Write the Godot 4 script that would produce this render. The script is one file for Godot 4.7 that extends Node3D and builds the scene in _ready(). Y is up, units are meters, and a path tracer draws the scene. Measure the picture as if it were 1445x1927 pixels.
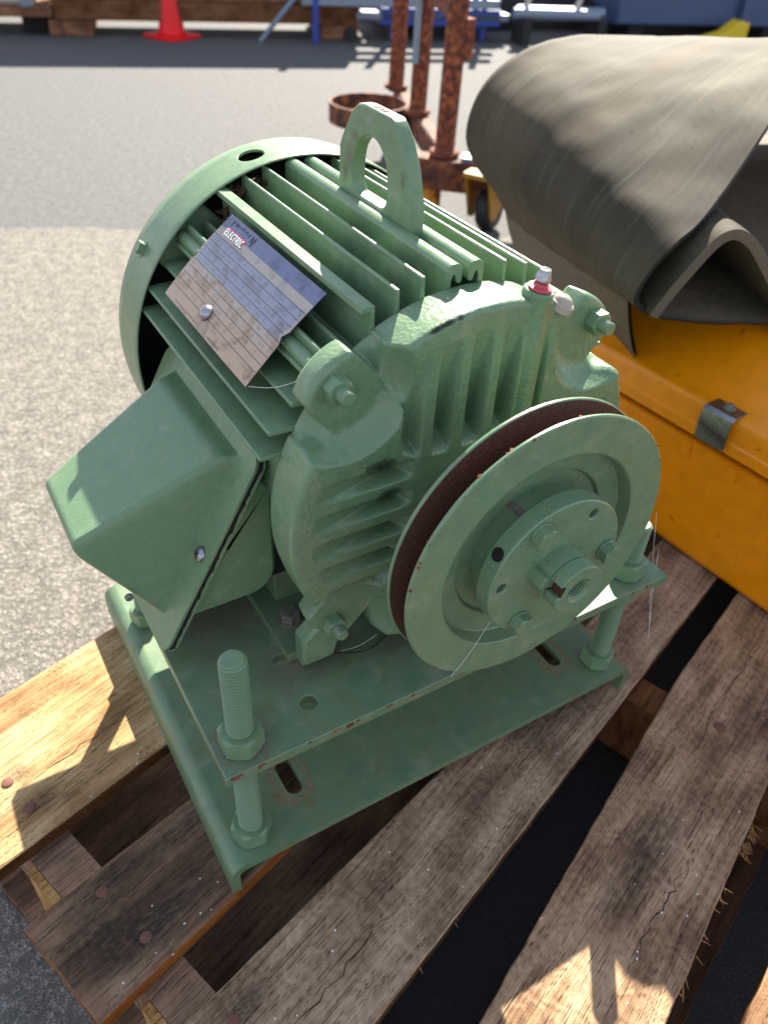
extends Node3D

# ------------------------------------------------------------------ constants
const AX := 0.159            # height of the motor shaft over its mounting plate
const PT := -0.165           # top of the pallet boards
const GY := -0.29            # ground
const SLOPE := 0.0

var M := {}                  # materials
var used_names := {}
var rng := RandomNumberGenerator.new()


func _ready() -> void:
	rng.seed = 7
	# --- camera
	var cam := Camera3D.new()
	cam.name = "camera"
	var yaw := 0.57731
	var pit := 0.69453
	var roll := 0.06327
	var fwd := Vector3(sin(yaw) * cos(pit), -sin(pit), -cos(yaw) * cos(pit))
	var rgt := fwd.cross(Vector3.UP).normalized()
	var upv := rgt.cross(fwd)
	var r2 := rgt * cos(roll) + upv * sin(roll)
	var u2 := upv * cos(roll) - rgt * sin(roll)
	var at := CameraAttributesPhysical.new()
	at.frustum_focal_length = 27.1
	at.exposure_aperture = 7.1
	at.frustum_focus_distance = 0.56
	at.exposure_multiplier = 1.0
	cam.attributes = at
	cam.fov = 65.69
	cam.near = 0.02
	cam.far = 400.0
	cam.transform = Transform3D(Basis(r2, u2, -fwd), Vector3(-0.30119, 0.5122, 0.62136))
	add_child(cam)
	cam.current = true
	# --- sky, sun, exposure
	var we := WorldEnvironment.new()
	we.name = "world_environment"
	var env := Environment.new()
	env.background_mode = Environment.BG_SKY
	var sm := ProceduralSkyMaterial.new()
	sm.sky_top_color = Color(0.53, 0.58, 0.67)
	sm.sky_horizon_color = Color(0.86, 0.87, 0.88)
	sm.sky_curve = 0.18
	sm.ground_bottom_color = Color(0.50, 0.47, 0.42)
	sm.ground_horizon_color = Color(0.62, 0.62, 0.60)
	sm.sky_energy_multiplier = 0.84
	sm.sun_angle_max = 12.0
	var sky := Sky.new()
	sky.sky_material = sm
	env.sky = sky
	env.tonemap_mode = Environment.TONE_MAPPER_LINEAR
	env.tonemap_exposure = 3.45
	env.sdfgi_enabled = true
	env.ssao_enabled = true
	env.ssil_enabled = true
	we.environment = env
	add_child(we)
	var sun := DirectionalLight3D.new()
	sun.name = "sun"
	sun.light_energy = 1.6
	sun.light_color = Color(1.0, 0.965, 0.90)
	sun.light_angular_distance = 0.5
	sun.shadow_enabled = true
	sun.basis = Basis.looking_at(Vector3(-0.523, -0.573, 0.631).normalized(), Vector3.UP)
	add_child(sun)
	# --- the scene
	make_materials()
	build_ground()
	build_pallet()
	build_motor()
	build_machine()
	build_rubber()
	build_rusty_stand()
	build_yard()


# ------------------------------------------------------------------ nodes
func numbered(called: String) -> String:
	var n: int = used_names.get(called, 0)
	used_names[called] = n + 1
	return called if n == 0 else "%s_%03d" % [called, n]


func thing(called: String, label: String, category: String, at := Vector3.ZERO, group := "") -> Node3D:
	var o := Node3D.new()
	o.name = numbered(called)
	o.position = at
	o.set_meta("label", label)
	o.set_meta("category", category)
	if group:
		o.set_meta("group", group)
	add_child(o)
	return o


# a mesh given in world coordinates becomes a part of a thing that stands somewhere
func part(called: String, mesh: Mesh, m: Material, parent: Node3D, label := "") -> MeshInstance3D:
	var o := MeshInstance3D.new()
	o.name = called
	o.mesh = mesh
	o.material_override = m
	if parent.get_parent() == self and parent != self:
		o.position = -(parent.position)
		if parent.has_meta("local"):
			o.position = Vector3.ZERO
	if label:
		o.set_meta("label", label)
	parent.add_child(o, true)
	return o


func setting(called: String, mesh: Mesh, m: Material) -> MeshInstance3D:
	var o := MeshInstance3D.new()
	o.name = numbered(called)
	o.mesh = mesh
	o.material_override = m
	o.set_meta("kind", "structure")
	add_child(o)
	return o


# ------------------------------------------------------------------ mesh tools
# triangles are collected counter-clockwise as seen from outside; commit() turns them for Godot and
# smooths across edges flatter than the crease angle
class MB:
	var v := PackedVector3Array()
	var xf := Transform3D.IDENTITY

	func tri(a: Vector3, b: Vector3, c: Vector3) -> void:
		v.push_back(xf * a)
		v.push_back(xf * b)
		v.push_back(xf * c)

	func quad(a: Vector3, b: Vector3, c: Vector3, d: Vector3) -> void:
		tri(a, b, c)
		tri(a, c, d)

	func commit(crease := 35.0) -> ArrayMesh:
		var n := v.size() / 3
		var fn := PackedVector3Array()
		fn.resize(n)
		var near := {}
		for i in n:
			var a := v[i * 3]
			fn[i] = (v[i * 3 + 1] - a).cross(v[i * 3 + 2] - a)
			for k in 3:
				var q := Vector3i((v[i * 3 + k] * 40000.0).round())
				if near.has(q):
					near[q].append(i)
				else:
					near[q] = [i]
		var lim := cos(deg_to_rad(crease))
		var vo := PackedVector3Array()
		var no := PackedVector3Array()
		var fu := PackedVector3Array()
		fu.resize(n)
		for i in n:
			fu[i] = fn[i].normalized()
		for i in n:
			if fn[i].length_squared() < 1e-24:
				continue
			for k in [0, 2, 1]:
				var p := v[i * 3 + k]
				var s := Vector3.ZERO
				for j in near[Vector3i((p * 40000.0).round())]:
					if fu[i].dot(fu[j]) >= lim:
						s += fn[j]
				vo.push_back(p)
				no.push_back(s.normalized())
		var arr := []
		arr.resize(Mesh.ARRAY_MAX)
		arr[Mesh.ARRAY_VERTEX] = vo
		arr[Mesh.ARRAY_NORMAL] = no
		var m := ArrayMesh.new()
		m.add_surface_from_arrays(Mesh.PRIMITIVE_TRIANGLES, arr)
		return m

	# a profile of (radius, height) turned round the local y axis; outside is to the right of its way
	func lathe(pr: PackedVector2Array, seg := 48, from := 0.0, upto := TAU) -> void:
		for j in seg:
			var t0 := lerpf(from, upto, float(j) / seg)
			var t1 := lerpf(from, upto, float(j + 1) / seg)
			var c0 := Vector2(cos(t0), sin(t0))
			var c1 := Vector2(cos(t1), sin(t1))
			for i in pr.size() - 1:
				var p := pr[i]
				var q := pr[i + 1]
				var a := Vector3(p.x * c1.x, p.y, p.x * c1.y)
				var b := Vector3(p.x * c0.x, p.y, p.x * c0.y)
				var c := Vector3(q.x * c0.x, q.y, q.x * c0.y)
				var d := Vector3(q.x * c1.x, q.y, q.x * c1.y)
				if p.x > 1e-7:
					tri(a, b, c)
				if q.x > 1e-7:
					tri(a, c, d)

	# a ball of points turned into a capped tube along a path
	func tube(path: PackedVector3Array, rad: float, seg := 10, rad_end := -1.0) -> void:
		var n := path.size()
		var ref := Vector3.UP
		var rings := []
		for i in n:
			var d := (path[mini(i + 1, n - 1)] - path[maxi(i - 1, 0)]).normalized()
			if absf(d.dot(ref)) > 0.95:
				ref = Vector3.RIGHT
			var s := d.cross(ref).normalized()
			var u := d.cross(s)
			ref = -u
			var r := rad if rad_end < 0.0 else lerpf(rad, rad_end, float(i) / (n - 1))
			var ring := PackedVector3Array()
			for k in seg:
				var t := TAU * k / seg
				ring.push_back(path[i] + (s * cos(t) + u * sin(t)) * r)
			rings.append(ring)
		for i in n - 1:
			for k in seg:
				var k2 := (k + 1) % seg
				quad(rings[i][k], rings[i][k2], rings[i + 1][k2], rings[i + 1][k])
		for k in seg:
			var k2 := (k + 1) % seg
			tri(path[0], rings[0][k2], rings[0][k])
			tri(path[n - 1], rings[n - 1][k], rings[n - 1][k2])

	# an outline (counter-clockwise in local x, y) with holes (clockwise), between z0 and z1, edges chamfered
	func extrude(outer: PackedVector2Array, z0: float, z1: float, bev := 0.0, holes := [], rim: MB = null) -> void:
		var w: MB = rim if rim else self
		var loops := [outer]
		loops.append_array(holes)
		var inset := []
		for lp in loops:
			inset.append(MB.shrink(lp, bev))
		for li in loops.size():
			var o: PackedVector2Array = loops[li]
			var n: PackedVector2Array = inset[li]
			for i in o.size():
				var k := (i + 1) % o.size()
				w.quad(Vector3(o[i].x, o[i].y, z0 + bev), Vector3(o[k].x, o[k].y, z0 + bev), Vector3(o[k].x, o[k].y, z1 - bev), Vector3(o[i].x, o[i].y, z1 - bev))
				if bev > 0.0:
					quad(Vector3(o[i].x, o[i].y, z1 - bev), Vector3(o[k].x, o[k].y, z1 - bev), Vector3(n[k].x, n[k].y, z1), Vector3(n[i].x, n[i].y, z1))
					quad(Vector3(n[i].x, n[i].y, z0), Vector3(n[k].x, n[k].y, z0), Vector3(o[k].x, o[k].y, z0 + bev), Vector3(o[i].x, o[i].y, z0 + bev))
		var flat: PackedVector2Array = MB.bridged(inset)
		var ix := MB.ears(flat)
		for i in range(0, ix.size(), 3):
			var a := flat[ix[i]]
			var b := flat[ix[i + 1]]
			var c := flat[ix[i + 2]]
			tri(Vector3(a.x, a.y, z1), Vector3(b.x, b.y, z1), Vector3(c.x, c.y, z1))
			tri(Vector3(a.x, a.y, z0), Vector3(c.x, c.y, z0), Vector3(b.x, b.y, z0))

	func box(lo: Vector3, hi: Vector3, bev := 0.001) -> void:
		extrude(PackedVector2Array([Vector2(lo.x, lo.y), Vector2(hi.x, lo.y), Vector2(hi.x, hi.y), Vector2(lo.x, hi.y)]), lo.z, hi.z, bev)

	static func shrink(lp: PackedVector2Array, b: float) -> PackedVector2Array:
		var out := PackedVector2Array()
		var n := lp.size()
		for i in n:
			var e0 := (lp[i] - lp[(i + n - 1) % n]).normalized()
			var e1 := (lp[(i + 1) % n] - lp[i]).normalized()
			var n0 := Vector2(-e0.y, e0.x)
			var n1 := Vector2(-e1.y, e1.x)
			var m := (n0 + n1)
			var k := maxf(m.dot(n0), 0.35)
			out.push_back(lp[i] + m * (b / k))
		return out

	static func bridged(loops: Array) -> PackedVector2Array:
		var cur: PackedVector2Array = loops[0]
		var rest := loops.slice(1)
		while rest.size():
			var best := [1e9, 0, 0, 0]
			for h in rest.size():
				for j in rest[h].size():
					for i in cur.size():
						var d := cur[i].distance_squared_to(rest[h][j])
						if d < best[0]:
							best = [d, h, j, i]
			var hole: PackedVector2Array = rest[best[1]]
			var out := PackedVector2Array()
			for i in cur.size():
				out.push_back(cur[i])
				if i == best[3]:
					for j in hole.size() + 1:
						out.push_back(hole[(best[2] + j) % hole.size()])
					out.push_back(cur[i])
			cur = out
			rest.remove_at(best[1])
		return cur

	static func ears(p: PackedVector2Array) -> PackedInt32Array:
		var idx := range(p.size())
		var out := PackedInt32Array()
		var guard := 0
		while idx.size() > 3 and guard < 20000:
			var cut := false
			var n: int = idx.size()
			for i in n:
				guard += 1
				var ia: int = idx[(i + n - 1) % n]
				var ib: int = idx[i]
				var ic: int = idx[(i + 1) % n]
				var a := p[ia]
				var b := p[ib]
				var c := p[ic]
				var cr := (b - a).cross(c - a)
				if cr <= 1e-14:
					if absf(cr) <= 1e-14 and (a.is_equal_approx(c) or (b - a).dot(c - b) >= 0.0):
						idx.remove_at(i)
						cut = true
						break
					continue
				var clear := true
				for k in idx:
					if k == ia or k == ib or k == ic:
						continue
					var q := p[k]
					if q.is_equal_approx(a) or q.is_equal_approx(b) or q.is_equal_approx(c):
						continue
					if (b - a).cross(q - a) >= 0.0 and (c - b).cross(q - b) >= 0.0 and (a - c).cross(q - c) >= 0.0:
						clear = false
						break
				if clear:
					out.append_array([ia, ib, ic])
					idx.remove_at(i)
					cut = true
					break
			if not cut:
				break
		if idx.size() == 3:
			out.append_array([idx[0], idx[1], idx[2]])
		return out


# a sheet of nu x nv points (u runs fastest); normals from its neighbours; outside is where du x dv points
func grid(p: PackedVector3Array, nu: int, nv: int, wrap := false, uvs := Vector2.ONE) -> ArrayMesh:
	var no := PackedVector3Array()
	var uv := PackedVector2Array()
	no.resize(nu * nv)
	uv.resize(nu * nv)
	for j in nv:
		for i in nu:
			var i0 := (i + nu - 1) % nu if wrap else maxi(i - 1, 0)
			var i1 := (i + 1) % nu if wrap else mini(i + 1, nu - 1)
			var du := p[j * nu + i1] - p[j * nu + i0]
			var dv := p[mini(j + 1, nv - 1) * nu + i] - p[maxi(j - 1, 0) * nu + i]
			no[j * nu + i] = du.cross(dv).normalized()
			uv[j * nu + i] = Vector2(float(i) / (nu - 1), float(j) / (nv - 1)) * uvs
	var ix := PackedInt32Array()
	for j in nv - 1:
		for i in (nu if wrap else nu - 1):
			var a := j * nu + i
			var b := j * nu + (i + 1) % nu
			ix.append_array([a, b + nu, b, a, a + nu, b + nu])
	var arr := []
	arr.resize(Mesh.ARRAY_MAX)
	arr[Mesh.ARRAY_VERTEX] = p
	arr[Mesh.ARRAY_NORMAL] = no
	arr[Mesh.ARRAY_TEX_UV] = uv
	arr[Mesh.ARRAY_INDEX] = ix
	var m := ArrayMesh.new()
	m.add_surface_from_arrays(Mesh.PRIMITIVE_TRIANGLES, arr)
	return m


func ring(n: int, r: float, c := Vector2.ZERO, turn := 0.0) -> PackedVector2Array:
	var o := PackedVector2Array()
	for i in n:
		o.push_back(c + Vector2(cos(turn + TAU * i / n), sin(turn + TAU * i / n)) * r)
	return o


func hole(n: int, r: float, c := Vector2.ZERO) -> PackedVector2Array:
	var o := ring(n, r, c)
	o.reverse()
	return o


func round_rect(x0: float, y0: float, x1: float, y1: float, r: float, n := 5) -> PackedVector2Array:
	var o := PackedVector2Array()
	var cs := [Vector2(x1 - r, y0 + r), Vector2(x1 - r, y1 - r), Vector2(x0 + r, y1 - r), Vector2(x0 + r, y0 + r)]
	for k in 4:
		for i in n + 1:
			var t := -PI / 2 + PI / 2 * (k + float(i) / n)
			o.push_back(cs[k] + Vector2(cos(t), sin(t)) * r)
	return o


# a frame whose local y axis points along d
func along(d: Vector3, o: Vector3, turn := 0.0) -> Transform3D:
	var y := d.normalized()
	var x := y.cross(Vector3(0.3, 0.1, 0.95)).normalized()
	var z := x.cross(y)
	return Transform3D(Basis(x, y, z).rotated(y, turn), o)


# a frame whose local z axis points along d (for extrusions)
func facing(d: Vector3, o: Vector3, upward := Vector3.UP) -> Transform3D:
	var z := d.normalized()
	var x := upward.cross(z).normalized()
	return Transform3D(Basis(x, z.cross(x), z), o)


# a hexagon nut or bolt head round the local y axis, its corners cut by a cone at the top
func hex(mb: MB, af: float, h: float, turn := 0.0, both := false) -> void:
	var n := 48
	var ri := af / 2.0
	var top := []
	for i in n:
		var t := TAU * i / n
		var w := fposmod(t + PI / 6, PI / 3) - PI / 6
		var rh := ri / cos(w)
		var drop := (rh - ri * 0.97) * 0.75
		top.append([t + turn, rh, h - drop, drop])
	for i in n:
		var a = top[i]
		var b = top[(i + 1) % n]
		var pa := Vector3(cos(a[0]), 0, sin(a[0]))
		var pb := Vector3(cos(b[0]), 0, sin(b[0]))
		var la: float = a[3] if both else 0.0
		var lb: float = b[3] if both else 0.0
		mb.quad(pb * b[1] + Vector3(0, lb, 0), pa * a[1] + Vector3(0, la, 0), pa * a[1] + Vector3(0, a[2], 0), pb * b[1] + Vector3(0, b[2], 0))
		mb.quad(pb * b[1] + Vector3(0, b[2], 0), pa * a[1] + Vector3(0, a[2], 0), pa * ri * 0.93 + Vector3(0, h, 0), pb * ri * 0.93 + Vector3(0, h, 0))
		mb.tri(pb * ri * 0.93 + Vector3(0, h, 0), pa * ri * 0.93 + Vector3(0, h, 0), Vector3(0, h, 0))
		if both:
			mb.quad(pb * ri * 0.93, pa * ri * 0.93, pa * a[1] + Vector3(0, la, 0), pb * b[1] + Vector3(0, lb, 0))


# a threaded rod along y from y0 to y1
func threaded(r: float, pitch: float, y0: float, y1: float, xf: Transform3D, depth := 0.0) -> ArrayMesh:
	if depth == 0.0:
		depth = pitch * 0.5
	var nu := 40
	var nv := int((y1 - y0) / pitch * 12.0) + 8
	var p := PackedVector3Array()
	var cham := r * 0.2
	for j in nv:
		var y: float = lerpf(y0, y1, float(mini(j, nv - 4)) / (nv - 4))
		for i in nu:
			var t := TAU * i / nu
			var ph := fposmod(y / pitch - t / TAU, 1.0)
			var rr := r - depth * clampf(absf(ph * 2.0 - 1.0) * 1.25 - 0.12, 0.0, 1.0)
			var top := y1 - y
			if top < cham:
				rr = minf(rr, r - (cham - top) * 0.9)
			if j == nv - 3:
				rr = r * 0.74
			elif j == nv - 2:
				rr = r * 0.55
			elif j == nv - 1:
				rr = 0.0001
			p.push_back(xf * Vector3(rr * cos(t), y, -rr * sin(t)))
	return grid(p, nu, nv, true)


func hash2(x: int, y: int) -> float:
	var h := (x * 374761393 + y * 668265263) & 0x7fffffff
	h = ((h ^ (h >> 13)) * 1274126177) & 0x7fffffff
	return float((h ^ (h >> 16)) & 0xffff) / 65535.0


# ------------------------------------------------------------------ materials
func fbm(sd: int, freq: float, oct := 4, kind := FastNoiseLite.TYPE_SIMPLEX_SMOOTH) -> FastNoiseLite:
	var n := FastNoiseLite.new()
	n.seed = sd
	n.frequency = freq
	n.noise_type = kind
	n.fractal_type = FastNoiseLite.FRACTAL_FBM
	n.fractal_octaves = oct
	return n


func noise_tex(n: FastNoiseLite, size: int, stops: Array) -> NoiseTexture2D:
	var t := NoiseTexture2D.new()
	t.width = size
	t.height = size
	t.seamless = true
	t.seamless_blend_skirt = 0.2
	t.noise = n
	var g := Gradient.new()
	var off := PackedFloat32Array()
	var col := PackedColorArray()
	for s in stops:
		off.push_back(s[0])
		col.push_back(s[1])
	g.offsets = off
	g.colors = col
	t.color_ramp = g
	return t


func grey(x: float) -> Color:
	return Color(x, x, x)


func mat(called: String, c: Color, rough := 0.5, metal := 0.0) -> StandardMaterial3D:
	var m := StandardMaterial3D.new()
	m.resource_name = called
	m.albedo_color = c
	m.roughness = rough
	m.metallic = metal
	return m


func tri_map(m: StandardMaterial3D, scale: float, albedo: Texture2D, bump: Texture2D = null, bump_cm := 0.03, world := false) -> StandardMaterial3D:
	m.uv1_triplanar = true
	m.uv1_world_triplanar = world
	m.uv1_triplanar_sharpness = 4.0
	m.uv1_scale = Vector3.ONE * scale
	if albedo:
		m.albedo_texture = albedo
	if bump:
		m.heightmap_enabled = true
		m.heightmap_texture = bump
		m.heightmap_scale = bump_cm
	return m


func image_tex(w: int, h: int, px: PackedByteArray, colour := true) -> ImageTexture:
	return ImageTexture.create_from_image(Image.create_from_data(w, h, false, Image.FORMAT_RGB8 if colour else Image.FORMAT_L8, px))


# weathered board: colour and relief, the grain along u
func wood(sd: int, dark: Color, mid: Color, pale: Color, saw: float) -> Array:
	var w := 2048
	var h := 256
	var warp := fbm(sd, 0.006, 3)
	var streak := fbm(sd + 1, 0.05, 4)
	var fine := fbm(sd + 2, 0.11, 2)
	var blot := fbm(sd + 3, 0.011, 4)
	var sawn := fbm(sd + 4, 0.02, 2)
	var c := PackedByteArray()
	var b := PackedByteArray()
	c.resize(w * h * 3)
	b.resize(w * h)
	for y in h:
		for x in w:
			var wy := y + warp.get_noise_2d(x * 0.35, y * 0.5) * 12.0
			var s := streak.get_noise_2d(x * 0.030, wy * 1.5)
			var f := fine.get_noise_2d(x * 0.04, wy * 5.5)
			var bl := blot.get_noise_2d(x * 0.5, y * 1.1)
			var sw := sin((x + sawn.get_noise_2d(x, y * 2.0) * 14.0 + y * 0.16) * 0.30) * saw
			var t := 0.52 + s * 0.28 + f * 0.17 + bl * 0.60 + sw * 0.085  # saw-mark bands: light caught on their ridges is painted into the colour
			var col: Color
			if t < 0.5:
				col = dark.lerp(mid, clampf(t * 2.0, 0.0, 1.0))
			else:
				col = mid.lerp(pale, clampf(t * 2.0 - 1.0, 0.0, 1.0))
			if f < -0.40:
				col = col.darkened(clampf((-0.40 - f) * 2.4, 0.0, 0.5))
			var sp := hash2(x + sd * 91, y)
			col = col.lightened((sp - 0.5) * 0.14) if sp > 0.5 else col.darkened((0.5 - sp) * 0.22)
			var k := (y * w + x) * 3
			c[k] = int(clampf(col.r, 0, 1) * 255)
			c[k + 1] = int(clampf(col.g, 0, 1) * 255)
			c[k + 2] = int(clampf(col.b, 0, 1) * 255)
			b[y * w + x] = int(clampf(0.55 + s * 0.25 + f * 0.5 + sw * 0.18 + (sp - 0.5) * 0.16, 0, 1) * 255)
	return [image_tex(w, h, c), image_tex(w, h, b, false)]


func wood_mat(called: String, t: Array, tint: Color, off: Vector3, bump := 0.09) -> StandardMaterial3D:
	var m := mat(called, tint, 0.88)
	m.metallic_specular = 0.25
	tri_map(m, 1.0, t[0], t[1], bump)
	m.uv1_scale = Vector3(1.0 / 1.24, 1.0 / 0.155, 1.0 / 0.155)
	m.uv1_offset = off
	return m


# small stones of several tones in a binder: colour and relief
func stones(sd: int, size: int, cell: float, binder: Color, tones: Array, fill: float) -> Array:
	var c := PackedByteArray()
	var b := PackedByteArray()
	c.resize(size * size * 3)
	b.resize(size * size)
	var cells := FastNoiseLite.new()
	cells.noise_type = FastNoiseLite.TYPE_CELLULAR
	cells.seed = sd
	cells.frequency = 1.0 / cell
	cells.cellular_jitter = 1.0
	cells.cellular_return_type = FastNoiseLite.RETURN_DISTANCE
	var idn: FastNoiseLite = cells.duplicate()
	idn.cellular_return_type = FastNoiseLite.RETURN_CELL_VALUE
	var d := cells.get_seamless_image(size, size, false, false, 0.05, true)
	var v := idn.get_seamless_image(size, size, false, false, 0.05, true)
	var g := fbm(sd + 5, 0.02, 4).get_seamless_image(size, size)
	var db := d.get_data()
	var vb := v.get_data()
	var gb := g.get_data()
	for i in size * size:
		var id: int = vb[i]
		var rr := hash2(id, sd)
		var dn := float(db[i]) / 255.0
		var lim := fill * (0.35 + 0.65 * rr)
		var edge := 1.0 - smoothstep(lim * 0.75, lim, dn)
		var tone: Color = tones[int(hash2(id, sd + 3) * tones.size()) % tones.size()]
		var gg := 0.86 + 0.28 * float(gb[i]) / 255.0
		var sp := 0.84 + 0.32 * hash2(i & 1023, i >> 10)
		var col := binder.lerp(tone, edge) * gg * sp
		c[i * 3] = int(clampf(col.r, 0, 1) * 255)
		c[i * 3 + 1] = int(clampf(col.g, 0, 1) * 255)
		c[i * 3 + 2] = int(clampf(col.b, 0, 1) * 255)
		b[i] = int(clampf(edge * 0.6 + 0.3 * sp, 0, 1) * 255)
	return [image_tex(size, size, c), image_tex(size, size, b, false)]


# a soft edged stain, ring or streak with its own shape: colour with alpha
func stain_mat(called: String, sd: int, c: Color, inner: float, power: float, strength: float) -> StandardMaterial3D:
	var n := 128
	var im := Image.create(n, n, false, Image.FORMAT_RGBA8)
	var nz := fbm(sd, 0.03, 4)
	for y in n:
		for x in n:
			var p := Vector2(x - n / 2.0, y - n / 2.0) / (n / 2.0)
			var r := p.length() * (1.0 + 0.35 * nz.get_noise_2d(x, y))
			var a := clampf(1.0 - r, 0.0, 1.0)
			a = pow(a, power)
			if inner > 0.0:
				a = smoothstep(inner - 0.10, inner + 0.02, r) * smoothstep(0.98, inner + 0.12, r)
			a *= strength * clampf(0.75 + nz.get_noise_2d(x * 3.0 + 50.0, y * 3.0), 0.2, 1.0)
			im.set_pixel(x, y, Color(c.r, c.g, c.b, clampf(a, 0, 1)))
	var m := mat(called, Color(1, 1, 1), 0.85)
	m.transparency = BaseMaterial3D.TRANSPARENCY_ALPHA
	m.albedo_texture = ImageTexture.create_from_image(im)
	m.texture_repeat = false
	return m


# a thin patch lying on a surface: centre, two half sides
func patch(c: Vector3, a: Vector3, b: Vector3) -> ArrayMesh:
	var p := PackedVector3Array()
	for j in 3:
		for i in 3:
			p.push_back(c + a * (i - 1) + b * (j - 1))
	return grid(p, 3, 3)


func make_materials() -> void:
	var pebble := noise_tex(fbm(11, 0.05, 4), 512, [[0.0, grey(0.0)], [1.0, grey(1.0)]])
	var peel := noise_tex(fbm(12, 0.035, 3), 512, [[0.0, grey(0.0)], [1.0, grey(1.0)]])
	# paint: worn light film of dust over the colour, faint mottling
	var film := noise_tex(fbm(21, 0.012, 5), 1024, [[0.0, Color(0.90, 0.93, 0.91)], [0.45, Color(0.97, 0.98, 0.97)], [0.62, Color(1.0, 1.0, 0.98)], [0.78, Color(1.0, 0.98, 0.93)], [1.0, Color(1.0, 0.93, 0.84)]])
	var worn := noise_tex(fbm(22, 0.03, 5), 1024, [[0.0, Color(0.92, 0.94, 0.92)], [0.5, Color(1, 1, 1)], [0.735, Color(1.0, 0.99, 0.96)], [0.76, Color(0.72, 0.48, 0.34)], [0.80, Color(0.55, 0.30, 0.20)], [1.0, Color(0.40, 0.20, 0.14)]])
	var green := Color(0.425, 0.535, 0.410)
	M.green = tri_map(mat("green paint", green, 0.42), 5.0, film, peel, 0.010)
	M.green_cast = tri_map(mat("green paint on rough casting", green, 0.40), 9.0, film, pebble, 0.035)
	M.green_sand = tri_map(mat("green paint on pressed steel", green * Color(0.98, 1.0, 0.98), 0.46), 14.0, film, pebble, 0.012)
	# thin grime and dust that gathers in large soft patches over the paint
	var grime := noise_tex(fbm(24, 0.018, 6), 1024, [[0.0, Color(0.28, 0.28, 0.24, 0.22)], [0.30, Color(0.34, 0.33, 0.28, 0.06)], [0.45, Color(0.5, 0.47, 0.40, 0.0)], [0.60, Color(0.62, 0.60, 0.53, 0.0)], [0.78, Color(0.66, 0.62, 0.54, 0.16)], [1.0, Color(0.68, 0.63, 0.55, 0.30)]])
	var gloss := noise_tex(fbm(25, 0.02, 5), 512, [[0.0, grey(0.62)], [0.5, grey(0.85)], [1.0, grey(1.0)]])
	M.green_worn = tri_map(mat("green paint chipped to rust", green, 0.44), 16.0, worn, peel, 0.010)
	M.green_pale = tri_map(mat("green paint, dusty", Color(0.440, 0.545, 0.415), 0.45), 6.0, film, peel, 0.012)
	var dust := noise_tex(fbm(23, 0.007, 6), 1024, [[0.0, Color(0.86, 0.90, 0.88)], [0.40, Color(0.97, 0.98, 0.97)], [0.62, Color(1.0, 0.98, 0.95)], [0.8, Color(1.0, 0.95, 0.89)], [1.0, Color(0.97, 0.87, 0.78)]])
	M.green_plate = tri_map(mat("green paint under dust", green * Color(0.96, 0.95, 0.96), 0.5), 3.2, dust, peel, 0.010)
	for k in ["green", "green_cast", "green_sand", "green_worn", "green_pale", "green_plate"]:
		var m: StandardMaterial3D = M[k]
		m.detail_enabled = true
		m.detail_albedo = grime
		m.detail_blend_mode = BaseMaterial3D.BLEND_MODE_MIX
		m.detail_uv_layer = BaseMaterial3D.DETAIL_UV_2
		m.uv2_triplanar = true
		m.uv2_scale = Vector3.ONE * (2.6 if k != "green_plate" else 1.7)
		m.uv2_offset = Vector3(0.37, 0.11, 0.62)
		m.roughness_texture = gloss
		m.roughness *= 0.98
		m.metallic_specular = 0.55
	var rust_t := noise_tex(fbm(31, 0.02, 6), 1024, [[0.0, Color(0.20, 0.11, 0.085)], [0.35, Color(0.36, 0.19, 0.13)], [0.55, Color(0.47, 0.26, 0.17)], [0.72, Color(0.60, 0.34, 0.19)], [1.0, Color(0.76, 0.48, 0.26)]])
	M.rust = tri_map(mat("rusty steel", Color(1.0, 0.95, 0.93), 0.85), 2.0, rust_t, pebble, 0.06)
	var rust_d := noise_tex(fbm(39, 0.010, 6), 1024, [[0.0, Color(0.13, 0.085, 0.075)], [0.40, Color(0.24, 0.145, 0.115)], [0.60, Color(0.34, 0.20, 0.14)], [0.74, Color(0.45, 0.27, 0.17)], [1.0, Color(0.62, 0.42, 0.26)]])
	M.rust_dark = tri_map(mat("dark rusty steel", Color(1.25, 1.2, 1.15), 0.82), 2.2, rust_d, pebble, 0.05)
	M.caster_yellow = tri_map(mat("scuffed yellow caster", Color(0.62, 0.44, 0.08), 0.6), 8.0, film, pebble, 0.02)
	M.groove = tri_map(mat("rusty belt groove", Color(0.88, 0.78, 0.66), 0.72), 16.0, noise_tex(fbm(44, 0.05, 5), 512, [[0.0, Color(0.20, 0.13, 0.11)], [0.5, Color(0.29, 0.185, 0.15)], [0.75, Color(0.36, 0.23, 0.17)], [1.0, Color(0.48, 0.32, 0.22)]]), pebble, 0.03)
	M.rusty_yellow = tri_map(mat("yellow paint gone rusty", Color(1, 1, 1), 0.7), 4.0, noise_tex(fbm(32, 0.012, 5), 512, [[0.0, Color(0.36, 0.17, 0.10)], [0.5, Color(0.48, 0.25, 0.12)], [0.55, Color(0.78, 0.52, 0.10)], [1.0, Color(0.85, 0.60, 0.12)]]), pebble, 0.04)
	M.yellow = tri_map(mat("orange yellow paint", Color(0.93, 0.56, 0.02), 0.33), 3.0, noise_tex(fbm(33, 0.02, 5), 512, [[0.0, Color(0.93, 0.92, 0.9)], [0.6, Color(1, 1, 1)], [0.80, Color(1, 0.98, 0.95)], [0.86, Color(0.8, 0.74, 0.66)], [1.0, Color(0.75, 0.68, 0.6)]]), peel, 0.008)
	M.dark = mat("dark inside", Color(0.045, 0.045, 0.04), 0.8)
	M.black = mat("black rubber edge", Color(0.09, 0.095, 0.10), 0.6)
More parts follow.
